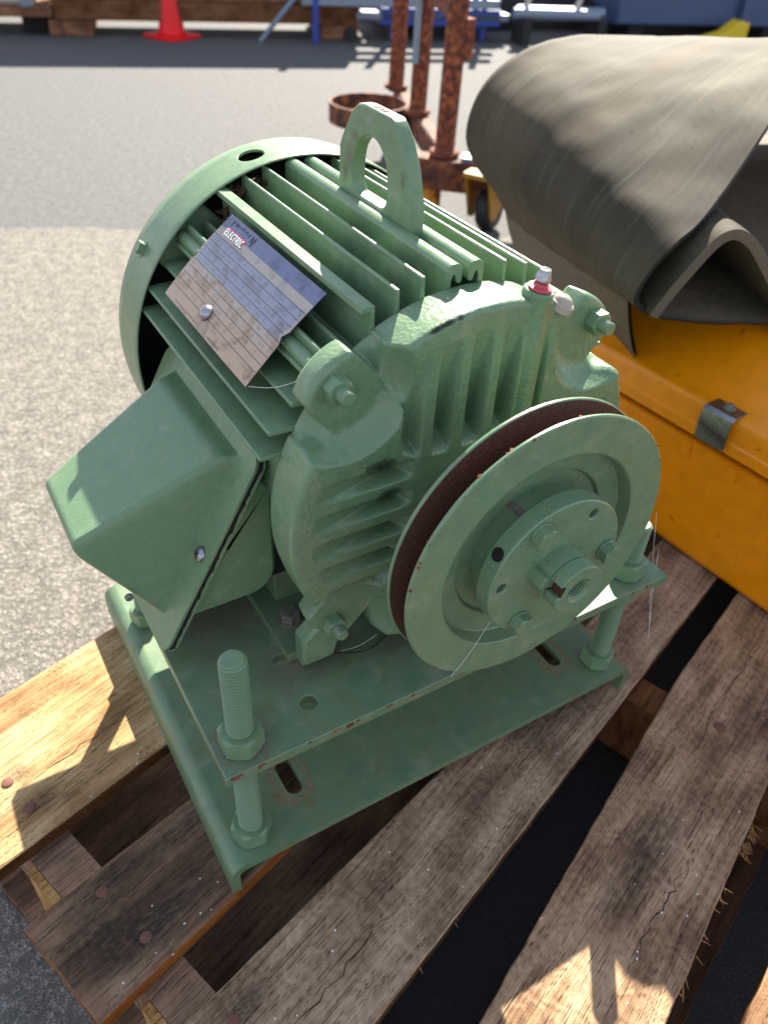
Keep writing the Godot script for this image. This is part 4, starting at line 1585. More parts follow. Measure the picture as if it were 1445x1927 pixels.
func smin(a: float, b: float, k: float) -> float:
	var h := clampf(0.5 + 0.5 * (b - a) / k, 0.0, 1.0)
	return lerpf(b, a, h) - k * h * (1.0 - h)


func build_junction_box(g: Node3D) -> void:
	var fr := Vector3(-0.131, 0.1826, 0.200)
	var W := Vector3(-0.4890, -0.8722, 0)
	var N := Vector3(-0.8722, 0.4890, 0)
	var len_u := 0.1885
	var len_w := 0.1850
	# flange coordinates: a runs back along -z, b down the slope, n outwards
	var fx := Transform3D(Basis(Vector3.FORWARD, W, Vector3.FORWARD.cross(W)), fr)
	# make sure that the third axis is the outward one
	var nsign := signf(fx.basis.z.dot(N))
	# --- cover: one pressed sheet, flange and raised hood
	var nu := 210
	var nv := 170
	var p := PackedVector3Array()
	for j in nv:
		for i in nu:
			var a := len_u * i / (nu - 1)
			var b := len_w * j / (nv - 1)
			# rounded corners of the flange: pull the outer points in
			var ca := clampf(a, 0.013, len_u - 0.013)
			var cb := clampf(b, 0.013, len_w - 0.013)
			var dv := Vector2(a - ca, b - cb)
			var m := maxf(absf(dv.x), absf(dv.y))
			if dv.x != 0.0 and dv.y != 0.0:
				dv = dv.normalized() * m
			a = ca + dv.x
			b = cb + dv.y
			var n := smin(0.0135 + (b - 0.0190) * 0.730, (0.1640 - b) * 2.10, 0.026)
			n = smin(n, (b - 0.0135) * 2.4, 0.009)
			n = smin(n, (a - 0.0245) * 5.0, 0.018)
			n = smin(n, (0.1640 - a) * 2.55, 0.022)
			n = -smin(-n, 0.0, 0.007) - 0.00175
			p.push_back(fr + Vector3.FORWARD * a + W * b + N * (n + 0.0016))
	var rev := PackedVector3Array()
	# the sheet must face outwards: u x v along N
	if Vector3.FORWARD.cross(W).dot(N) < 0.0:
		for j in nv:
			for i in nu:
				rev.push_back(p[j * nu + nu - 1 - i])
		p = rev
	var cov := part("junction_box_cover", grid(p, nu, nv), M.green_sand, g)
	# sheet edge, gasket, flange of the box behind
	var edge := func(n0: float, n1: float, grow: float, jag: float, sd: int) -> ArrayMesh:
		var o := round_rect(-grow, -grow, len_u + grow, len_w + grow, 0.013, 7)
		var dense := PackedVector2Array()
		for i in o.size():
			var q := o[(i + 1) % o.size()]
			var steps := maxi(1, int(o[i].distance_to(q) / 0.003))
			for s in steps:
				dense.push_back(o[i].lerp(q, float(s) / steps))
		if jag > 0.0:
			var nz := fbm(sd, 90.0, 3)
			for i in dense.size():
				var c := Vector2(len_u / 2, len_w / 2)
				dense[i] += (dense[i] - c).normalized() * nz.get_noise_2d(dense[i].x, dense[i].y) * jag
		var mb := MB.new()
		mb.xf = fx
		mb.extrude(dense, minf(n0 * nsign, n1 * nsign), maxf(n0 * nsign, n1 * nsign), 0.0002)
		return mb.commit(30)
	part("cover_edge", edge.call(-0.0014, 0.0011, 0.0002, 0.0, 1), M.green_pale, cov)
	part("gasket", edge.call(-0.0046, -0.00145, 0.0002, 0.0036, 2), M.gasket, g)
	part("box_flange", edge.call(-0.0068, -0.0047, 0.0008, 0.0, 3), M.green_pale, g)
	# --- box body behind the flange
	var mb := MB.new()
	var o := PackedVector2Array([Vector2(-0.1352, 0.1642), Vector2(-0.2062, 0.0372)])
	for i in 7:
		var t := -PI * 0.80 + i * (PI * 0.30) / 6.0
		o.push_back(Vector2(-0.1900 + 0.012 * cos(t), 0.0560 + 0.012 * sin(t)))
	for i in 7:
		var t := -PI / 2 + i * (PI / 2) / 6.0
		o.push_back(Vector2(-0.1445 + 0.0235 * cos(t), 0.0675 + 0.0235 * sin(t)))
	o.push_back(Vector2(-0.1210, 0.1500))
	mb.extrude(o, 0.022, 0.1925, 0.0035)
	part("junction_box", mb.commit(40), M.green_sand, g)
	mb = MB.new()
	mb.box(Vector3(-0.1215, 0.050, 0.030), Vector3(-0.1085, 0.155, 0.186), 0.002)
	part("box_mount", mb.commit(), M.gasket, g)
	# --- screws
	for q in [[0.0142, 0.0953], [0.178, 0.0953]]:
		var c: Vector3 = fr + Vector3.FORWARD * q[0] + W * q[1] + N * 0.0016
		mb = MB.new()
		mb.xf = along(N, c)
		mb.lathe(PackedVector2Array([Vector2(0.0062, 0), Vector2(0.0060, 0.0012), Vector2(0.0048, 0.0026), Vector2(0.0030, 0.0033), Vector2(0, 0.0036)]), 26)
		var sc := part("cover_screw", mb.commit(50), M.zinc, cov)
		mb = MB.new()
		mb.xf = along(N, c + N * 0.0026, 0.5)
		mb.box(Vector3(-0.0030, 0.0, -0.0004), Vector3(0.0030, 0.0012, 0.0004), 0.0)
		mb.box(Vector3(-0.0004, 0.0, -0.0030), Vector3(0.0004, 0.00119, 0.0030), 0.0)
		mb.xf = along(-N, c - N * 0.005)
		part("screw_cross", mb.commit(), M.dark, cov)
		part("screw_tip", threaded(0.0027, 0.0010, 0.0, 0.012, along(-N, c - N * 0.004), 0.0004), M.dirty_zinc, cov)
	mb = MB.new()
	mb.xf = along(Vector3(0, 0, 1), Vector3(-0.2340, 0.0690, 0.1720))
	mb.lathe(PackedVector2Array([Vector2(0.0032, 0), Vector2(0.0030, 0.0024), Vector2(0.0018, 0.0032), Vector2(0.0014, 0.0022), Vector2(0, 0.002)]), 14)
	part("pressed_nub", mb.commit(50), M.dirty_zinc, cov)


func build_nameplate(g: Node3D) -> void:
	# lies tilted over the fins between the top and the side, tucked under the lipped fin
	var A := Vector3(-0.0800, 0.2942, 0.0455)     # rear upper corner
	var up := Vector3(0.0607, 0.0535, 0.0)
	var dn := -up.normalized()
	var n := dn.cross(Vector3.BACK).normalized()
	if n.y < 0.0:
		n = -n
	var L := 0.1545
	var H := 0.0790
	var o := PackedVector2Array([Vector2(0, 0), Vector2(L, 0), Vector2(L, H * 0.50 - 0.003), Vector2(L - 0.0015, H * 0.5 - 0.003), Vector2(L - 0.0030, H * 0.50), Vector2(L - 0.0015, H * 0.5 + 0.003), Vector2(L, H * 0.50 + 0.003), Vector2(L, H), Vector2(0, H), Vector2(0, H * 0.5 + 0.003), Vector2(0.0030, H * 0.5), Vector2(0, H * 0.5 - 0.003)])
	var st := SurfaceTool.new()
	st.begin(Mesh.PRIMITIVE_TRIANGLES)
	var nx := 24
	var ny := 14
	for side in [1.0, -1.0]:
		for i in nx:
			for j in ny:
				var qs := []
				for c in [[0, 0], [1, 0], [1, 1], [0, 1]]:
					var u := float(i + c[0]) / nx
					var v := float(j + c[1]) / ny
					var sag := 0.0014 * sin(v * PI) + 0.0006 * sin(u * 7.0 + v * 3.0)
					var cut := 0.0
					if (i + c[0] == 0 or i + c[0] == nx) and absf(v - 0.5) < 0.06:
						cut = 0.0035 * (1.0 if i + c[0] == 0 else -1.0)
					qs.append([A + Vector3.BACK * (u * L + cut) + dn * v * H + n * (sag + 0.0004 * side), Vector2(u, v)])
				var order := [0, 1, 2, 0, 2, 3] if side > 0 else [0, 2, 1, 0, 3, 2]
				for k in order:
					st.set_normal(n * side)
					st.set_uv(qs[k][1])
					st.add_vertex(qs[k][0])
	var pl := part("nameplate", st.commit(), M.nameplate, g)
	# printed maker's name
	var put := func(text: String, size: float, u: float, v: float, m: Material, called: String, wide := 1.0, lift := 0.0004) -> void:
		var tm := TextMesh.new()
		var sf := SystemFont.new()
		sf.font_names = PackedStringArray(["Droid Sans"])
		sf.font_weight = 700
		tm.font = sf
		tm.text = text
		tm.font_size = 64
		tm.pixel_size = size / 64.0
		tm.depth = 0.0002
		tm.curve_step = 1.0
		tm.horizontal_alignment = HORIZONTAL_ALIGNMENT_LEFT
		var t := part(called, tm, m, pl)
		t.transform = Transform3D(Basis(Vector3.BACK * wide, -dn, n), A + Vector3.BACK * u + dn * v + n * (0.0014 * sin(v / H * PI) + 0.0006 * sin(u / L * 7.0 + v / H * 3.0) + lift))
	var mb := MB.new()
	mb.xf = Transform3D(Basis(Vector3.BACK, -dn, n), A + n * 0.0013)
	mb.extrude(round_rect(0.0100, -0.0165, 0.0425, -0.0090, 0.0015), 0.0, 0.0002, 0.0)
	part("red_print", mb.commit(), M.red_ink, pl)
	put.call("ELECTRIC", 0.0078, 0.0115, 0.0128, M.white_ink, "print", 0.9, 0.0010)
	put.call("LINCOLN", 0.0105, 0.0100, 0.0066, M.dark_ink, "print", 0.9)
	# drive screw near the lower edge
	mb = MB.new()
	mb.xf = along(n, A + Vector3.BACK * 0.0640 + dn * 0.0655 + n * 0.0012)
	mb.lathe(PackedVector2Array([Vector2(0.0060, 0), Vector2(0.0060, 0.0008), Vector2(0.0052, 0.0027), Vector2(0.0034, 0.0040), Vector2(0.0015, 0.0045), Vector2(0, 0.0046)]), 26)
	part("drive_screw", mb.commit(50), M.zinc, pl)


# ------------------------------------------------------------------ the orange machine and the rubber on it
func build_machine() -> void:
	var g := thing("orange_machine", "orange yellow sheet steel machine with overhanging lid and small metal latch", "machine", Vector3(0.43, PT, 0.1))
	# local axes: s runs along its long side towards the camera, t across it away from the motor
	var S := Vector3(0.0820, 0, 0.9966)
	var T := Vector3(0.9966, 0, -0.0820)
	var o := Vector3(0.4230, 0, 0.0436)
	var xf := Transform3D(Basis(T, Vector3.UP, S), o)
	var mb := MB.new()
	mb.xf = xf
	# body: side walls with a rounded lower edge
	var c := PackedVector2Array()
	for i in 7:
		var t := PI + PI / 2 * i / 6.0
		c.push_back(Vector2(0.014 + 0.014 * cos(t), -0.150 + 0.014 * sin(t)))
	c.push_back(Vector2(0.62, -0.164))
	c.push_back(Vector2(0.62, -0.004))
	c.push_back(Vector2(0.005, -0.004))
	c.push_back(Vector2(0.0, -0.008))
	mb.extrude(c, -0.070, 0.62, 0.002)
	part("body", mb.commit(40), M.yellow, g)
	# recessed seam under the lid
	mb = MB.new()
	mb.xf = xf
	mb.box(Vector3(0.007, -0.006, -0.065), Vector3(0.615, 0.010, 0.615), 0.001)
	part("seam", mb.commit(), M.dark, g)
	# lid: a shallow tray turned over, its rim turned down, top rising slightly
	mb = MB.new()
	mb.xf = xf
	c = PackedVector2Array([Vector2(-0.008, 0.0055), Vector2(0.62, 0.0055), Vector2(0.62, 0.120), Vector2(0.105, 0.118), Vector2(0.078, 0.106), Vector2(0.022, 0.056)])
	for i in 7:
		var t := PI / 2 + PI / 2 * i / 6.0
		c.push_back(Vector2(0.002 + 0.010 * cos(t), 0.040 + 0.010 * sin(t)))
	c.push_back(Vector2(-0.0085, 0.022))
	c.push_back(Vector2(-0.0110, 0.020))
	c.push_back(Vector2(-0.0110, 0.0075))
	mb.extrude(c, -0.075, 0.63, 0.002)
	part("lid", mb.commit(40), M.yellow, g)
	# latch: a bent steel clip screwed on the lid's edge
	mb = MB.new()
	mb.xf = xf
	c = PackedVector2Array([Vector2(0.018, 0.0505), Vector2(0.018, 0.0525), Vector2(-0.012, 0.0525), Vector2(-0.017, 0.049), Vector2(-0.0175, 0.030), Vector2(-0.0155, 0.0255), Vector2(-0.0155, 0.010), Vector2(-0.0135, 0.010), Vector2(-0.0135, 0.0265), Vector2(-0.0155, 0.031), Vector2(-0.0150, 0.048), Vector2(-0.011, 0.0505)])
	mb.extrude(c, 0.118, 0.157, 0.0004)
	var clip := part("latch", mb.commit(30), M.zinc, g)
	mb = MB.new()
	mb.xf = Transform3D(Basis.IDENTITY, xf * Vector3(0.002, 0.0527, 0.138))
	mb.lathe(PackedVector2Array([Vector2(0.0075, 0), Vector2(0.0072, 0.0009), Vector2(0.0048, 0.0011), Vector2(0.0046, 0.0040), Vector2(0.0036, 0.0048), Vector2(0, 0.005)]), 22)
	part("latch_screw", mb.commit(30), M.dirty_zinc, clip)
	for q in [0.098, 0.163]:
		mb = MB.new()
		mb.xf = xf
		mb.extrude(round_rect(-0.0022, -0.030, -0.0002, -0.010, 0.0009, 2), q, q + 0.014, 0.0005)
		part("keeper", mb.commit(), M.yellow, g)


func curve_through(pts: Array, n: int) -> PackedVector3Array:
	var cv := Curve3D.new()
	for i in pts.size():
		var p: Vector3 = pts[i]
		var a: Vector3 = pts[maxi(i - 1, 0)]
		var b: Vector3 = pts[mini(i + 1, pts.size() - 1)]
		var t := (b - a) / 6.0
		cv.add_point(p, -t, t)
	var out := PackedVector3Array()
	var l := cv.get_baked_length()
	for i in n:
		out.push_back(cv.sample_baked(l * i / (n - 1), true))
	return out


# a thick sheet lofted between two end profiles: upper face, lower face and rough cut ends as separate parts
func sheet_between(near: PackedVector3Array, far: PackedVector3Array, steps: int, thick: float, wav: float, sd: int, flip: bool, bulge := 0.0, tail := Vector3.ZERO) -> Array:
	var n := near.size()
	var nz := fbm(sd, 7.0, 3)
	var top := PackedVector3Array()
	for j in steps:
		var t := float(j) / (steps - 1)
		for i in n:
			var p := near[i].lerp(far[i], t)
			var lift := clampf((p.y - 0.10) / 0.15, 0.0, 1.0) * bulge * sin(PI * t)
			top.push_back(p + Vector3(-0.3 * lift, nz.get_noise_3dv(p) * wav + lift, 0))
	if tail != Vector3.ZERO:
		# unseen added length past the bend, sagging behind; it blocks sun from the pallet
		for j in range(1, 12):
			var t := j / 11.0
			for i in n:
				var w := clampf((far[i].y - 0.09) / 0.2, 0.0, 1.0)
				top.push_back(far[i] + Vector3(tail.x * t, tail.y * (0.6 * t + 0.4 * t * t) * w, tail.z * t))
		steps += 11
	# normals for the thickness
	var low := PackedVector3Array()
	for j in steps:
		for i in n:
			var du := top[j * n + mini(i + 1, n - 1)] - top[j * n + maxi(i - 1, 0)]
			var dv := top[mini(j + 1, steps - 1) * n + i] - top[maxi(j - 1, 0) * n + i]
			var q := du.cross(dv).normalized()
			if flip:
				q = -q
			low.push_back(top[j * n + i] - q * thick)
	var a := top
	var b := low
	if flip:
		a = mirror_rows(top, n)
		b = low
	else:
		b = mirror_rows(low, n)
	# ends
	var mb := MB.new()
	var fz := fbm(sd + 9, 260.0, 3)
	for e in [0, steps - 1]:
		var dir := (near[0] - far[0]).normalized() * (1.0 if e == 0 else -1.0)
		for i in n - 1:
			var p0 := top[e * n + i]
			var p1 := top[e * n + i + 1]
			var q0 := low[e * n + i]
			var q1 := low[e * n + i + 1]
			var m0 := (p0 + q0) * 0.5 + dir * (0.0006 + 0.0012 * absf(fz.get_noise_3dv(p0)))
			var m1 := (p1 + q1) * 0.5 + dir * (0.0006 + 0.0012 * absf(fz.get_noise_3dv(p1)))
			var turn: bool = (e == 0) != flip
			if turn:
				mb.quad(p0, p1, m1, m0)
				mb.quad(m0, m1, q1, q0)
			else:
				mb.quad(p1, p0, m0, m1)
				mb.quad(m1, m0, q0, q1)
	for i in [0, n - 1]:
		for j in steps - 1:
			var s0 := top[j * n + i]
			var s1 := top[(j + 1) * n + i]
			var r0 := low[j * n + i]
			var r1 := low[(j + 1) * n + i]
			if (i == 0) == flip:
				mb.quad(s0, s1, r1, r0)
			else:
				mb.quad(s1, s0, r0, r1)
	return [grid(a, n, steps), grid(b, n, steps), mb.commit(30)]


func mirror_rows(p: PackedVector3Array, n: int) -> PackedVector3Array:
	var o := PackedVector3Array()
	o.resize(p.size())
	for i in p.size():
		o[i] = p[(i / n) * n + n - 1 - i % n]
	return o


func build_rubber() -> void:
	var g := thing("rubber_sheet", "thick grey rubber belt folded over itself on the orange machine", "rubber sheet", Vector3(0.47, 0.05, 0.0))
	var near := [Vector3(0.9033, 0.1315, 0.3104), Vector3(0.7317, 0.1297, 0.2503), Vector3(0.5768, 0.1280, 0.1866), Vector3(0.4910, 0.1297, 0.1494), Vector3(0.4352, 0.1315, 0.1255), Vector3(0.3848, 0.1368, 0.1034), Vector3(0.3618, 0.1430, 0.0936), Vector3(0.3467, 0.1563, 0.0866), Vector3(0.3476, 0.1766, 0.0874), Vector3(0.3582, 0.2023, 0.0919), Vector3(0.3733, 0.2227, 0.0981), Vector3(0.4033, 0.2398, 0.0964), Vector3(0.4600, 0.2704, 0.0765), Vector3(0.5225, 0.3084, 0.0538), Vector3(0.5990, 0.3398, 0.0184), Vector3(0.6655, 0.3670, -0.0015), Vector3(0.7255, 0.3750, 0.0185), Vector3(0.8255, 0.3690, 0.0485), Vector3(0.9655, 0.3290, 0.0885), Vector3(1.1255, 0.2490, 0.1385)]
	var far := [Vector3(1.2031, 0.1562, -0.0779), Vector3(1.0652, 0.1562, -0.1379), Vector3(0.9445, 0.1562, -0.1904), Vector3(0.8411, 0.1562, -0.2354), Vector3(0.7549, 0.1562, -0.2729), Vector3(0.6773, 0.1562, -0.3067), Vector3(0.5825, 0.0434, -0.3479), Vector3(0.5122, 0.1146, -0.3785), Vector3(0.4747, 0.1652, -0.3948), Vector3(0.4657, 0.2060, -0.3988), Vector3(0.4797, 0.2561, -0.3927), Vector3(0.5143, 0.2929, -0.3776), Vector3(0.5606, 0.3154, -0.3574), Vector3(0.6089, 0.3247, -0.3365), Vector3(0.6803, 0.3281, -0.3054), Vector3(0.7703, 0.3230, -0.2663), Vector3(0.8684, 0.3124, -0.2237), Vector3(0.9530, 0.3030, -0.1861), Vector3(1.0564, 0.2654, -0.1391), Vector3(1.1786, 0.2090, -0.0921)]
	var nn := 120
	# the point counts agree, so the ends are joined station by station
	var a := stations(near, nn)
	var b := stations(far, nn)
	var s := sheet_between(a, b, 50, 0.0058, 0.005, 5, false, 0.006, Vector3(0.17, -0.07, -0.19))
	part("outer_face", s[0], M.rubber, g)
	part("inner_face", s[1], M.rubber_in, g)
	part("cut_edge", s[2], M.black, g)
	# its under layer hangs down behind the machine's end
	var hang := PackedVector3Array()
	for j in 12:
		for i in 24:
			var t := 0.10 + 0.90 * i / 23.0
			var d := j / 11.0
			var p: Vector3 = (near[7] as Vector3).lerp(far[7], t) + Vector3(0.022, 0.0, 0.0)
			hang.push_back(p + Vector3(0.03 * d + 0.05 * d * d, -0.16 * d, 0.01 * sin(t * 9.0) * d))
	var hang_back := PackedVector3Array()
	for q in hang:
		hang_back.push_back(q + Vector3(0.006, 0.0, 0.0))
	part("hanging_layer", grid(hang, 24, 12), M.rubber_in, g)
	part("hanging_layer", grid(mirror_rows(hang_back, 24), 24, 12), M.rubber_in, g)
	var g2 := thing("rubber_sheet", "smaller arched rubber strip tucked into the mouth of the folded belt", "rubber sheet", Vector3(0.54, 0.05, 0.03))
	near = [Vector3(0.3606, 0.1473, 0.0928), Vector3(0.3694, 0.1684, 0.0966), Vector3(0.3835, 0.1962, 0.1027), Vector3(0.3976, 0.2214, 0.1088), Vector3(0.4103, 0.2351, 0.1143), Vector3(0.4266, 0.2384, 0.1215), Vector3(0.4464, 0.2269, 0.1301), Vector3(0.4688, 0.2017, 0.1398), Vector3(0.5045, 0.1567, 0.1554), Vector3(0.5336, 0.1180, 0.1680)]
	far = []
	var mid := Vector3(0.4301, 0.1610, 0.1230)
	var ax := Vector3(0.399, 0, -0.917)
	for q in near:
		far.append(mid + (q - mid) * 1.05 + ax * 0.30 + Vector3(0, -0.004, 0))
	for i in near.size():
		near[i] -= ax * 0.012
	s = sheet_between(stations(near, 60), stations(far, 60), 24, 0.0110, 0.002, 6, false)
	part("outer_face", s[0], M.rubber, g2)
	part("inner_face", s[1], M.rubber_in, g2)
	part("cut_edge", s[2], M.fray, g2)


func stations(pts: Array, n: int) -> PackedVector3Array:
	# the same parameter for the same control point on every profile
	var cv := []
	var m := pts.size() - 1
	for i in n:
		var t := float(i) / (n - 1) * m
		var k := mini(int(t), m - 1)
		var f := t - k
		var p0: Vector3 = pts[maxi(k - 1, 0)]
		var p1: Vector3 = pts[k]
		var p2: Vector3 = pts[k + 1]
		var p3: Vector3 = pts[mini(k + 2, m)]
		cv.append(p1.cubic_interpolate(p2, p0, p3, f))
	return PackedVector3Array(cv)


# ------------------------------------------------------------------ the rusty stand behind the motor
func build_rusty_stand() -> void:
	var g := thing("rusty_stand", "rusty steel stand of three upright pipes on a low frame with yellow caster", "stand", Vector3(1.1, GY, -1.4))
	var yf := -0.110
	var p1 := Vector3(1.302, yf, -1.934)
	var p2 := Vector3(1.191, yf, -1.624)
	var p3 := Vector3(1.022, yf, -1.226)
	for q in [[p1, 0.026, 0.62], [p2, 0.026, 0.62], [p3, 0.0265, 0.62]]:
		var mb := MB.new()
		var p: Vector3 = q[0]
		var lean := Vector3(0.010, 0, -0.010)
		mb.tube(PackedVector3Array([p + Vector3(0, -0.01, 0), p + Vector3(0, 0.3, 0) + lean, p + Vector3(0, q[2], 0) + lean * 2.0]), q[1], 20)
		var post := part("post", mb.commit(), M.rust, g)
		mb = MB.new()
		mb.xf = Transform3D(Basis.IDENTITY, p)
		mb.lathe(PackedVector2Array([Vector2(0.040, 0), Vector2(0.040, 0.010), Vector2(0.026, 0.016)]), 20)
		part("weld_collar", mb.commit(), M.rust, post)
	# pale conduit strapped along the middle post
	var mb := MB.new()
	mb.tube(PackedVector3Array([p2 + Vector3(-0.028, 0.14, 0.012), p2 + Vector3(-0.020, 0.62, 0.0)]), 0.010, 12)
	part("conduit", mb.commit(), M.alu, g)
	# cross plates between posts
	for q in [[p2, p3, 0.305, 0.375], [p1, p2, 0.31, 0.40]]:
		var a: Vector3 = q[0]
		var b: Vector3 = q[1]
		var d := (b - a).normalized()
		mb = MB.new()
		mb.xf = Transform3D(Basis(d, Vector3.UP, d.cross(Vector3.UP)), a)
		mb.box(Vector3(0.015, q[2], -0.006), Vector3(a.distance_to(b) - 0.015, q[3], 0.006), 0.001)
		part("cross_plate", mb.commit(), M.rust, g)
	# sleeve with a bolt on the near post
	mb = MB.new()
	mb.xf = Transform3D(Basis.IDENTITY, p3)
	mb.box(Vector3(0.020, 0.225, -0.020), Vector3(0.048, 0.315, 0.020), 0.003)
	part("sleeve", mb.commit(), M.rust, g)
	# low frame: a beam under the posts with a plate lip, and a hoop at its far end
	var d := (p3 - p1).normalized()
	mb = MB.new()
	mb.xf = Transform3D(Basis(d, Vector3.UP, d.cross(Vector3.UP)), p1)
	mb.box(Vector3(-0.05, -0.075, -0.045), Vector3(p1.distance_to(p3) + 0.06, -0.004, 0.0), 0.004)
	part("side_beam", mb.commit(), M.rust_dark, g)
	mb = MB.new()
	mb.xf = Transform3D(Basis(Vector3.UP, deg_to_rad(-44.0)), p3)
	mb.box(Vector3(-0.085, -0.085, -0.03), Vector3(0.26, -0.006, 0.040), 0.004)
	part("front_beam", mb.commit(), M.rust_dark, g)
	mb = MB.new()
	mb.xf = Transform3D(Basis(Vector3.UP, deg_to_rad(-44.0)), p3)
	mb.box(Vector3(0.05, -0.006, -0.025), Vector3(0.25, 0.004, 0.03), 0.002)
	part("top_lip", mb.commit(), M.alu, g)
	mb = MB.new()
	mb.xf = Transform3D(Basis.IDENTITY, Vector3(1.118, yf, -1.800))
	mb.lathe(PackedVector2Array([Vector2(0.120, -0.060), Vector2(0.128, -0.060), Vector2(0.128, -0.002), Vector2(0.120, -0.002), Vector2(0.120, -0.060)]), 48)
	part("hoop", mb.commit(), M.rust_dark, g)
	for q in [p1 + Vector3(0.0, 0, 0.05), p3 + Vector3(-0.02, 0, -0.02)]:
		mb = MB.new()
		mb.box(q + Vector3(-0.022, GY - yf + 0.002, -0.022), q + Vector3(0.022, -0.02, 0.022), 0.003)
		part("leg", mb.commit(), M.rusty_yellow, g)
	# yellow caster fork and black wheel
	mb = MB.new()
	var c := Vector3(1.093, GY + 0.062, -1.115)
	mb.xf = Transform3D(Basis(Vector3.UP, deg_to_rad(30.0)), c)
	var o := PackedVector2Array([Vector2(-0.075, 0.098), Vector2(-0.030, -0.018), Vector2(0.0, -0.030), Vector2(0.045, 0.0), Vector2(0.075, 0.080), Vector2(0.06, 0.098)])
	for z in [-0.036, 0.030]:
		mb.extrude(o, z, z + 0.006, 0.001)
	mb.box(Vector3(-0.08, 0.094, -0.04), Vector3(0.08, 0.106, 0.04), 0.002)
	part("caster_fork", mb.commit(), M.caster_yellow, g)
	mb = MB.new()
	mb.xf = Transform3D(Basis(Vector3.UP, deg_to_rad(30.0)) * Basis(Vector3.RIGHT, PI / 2), c + Vector3(0.02, 0, 0))
	mb.lathe(PackedVector2Array([Vector2(0.0, -0.022), Vector2(0.052, -0.022), Vector2(0.060, -0.014), Vector2(0.060, 0.014), Vector2(0.052, 0.022), Vector2(0, 0.022)]), 36)
	part("caster_wheel", mb.commit(30), M.black, g)


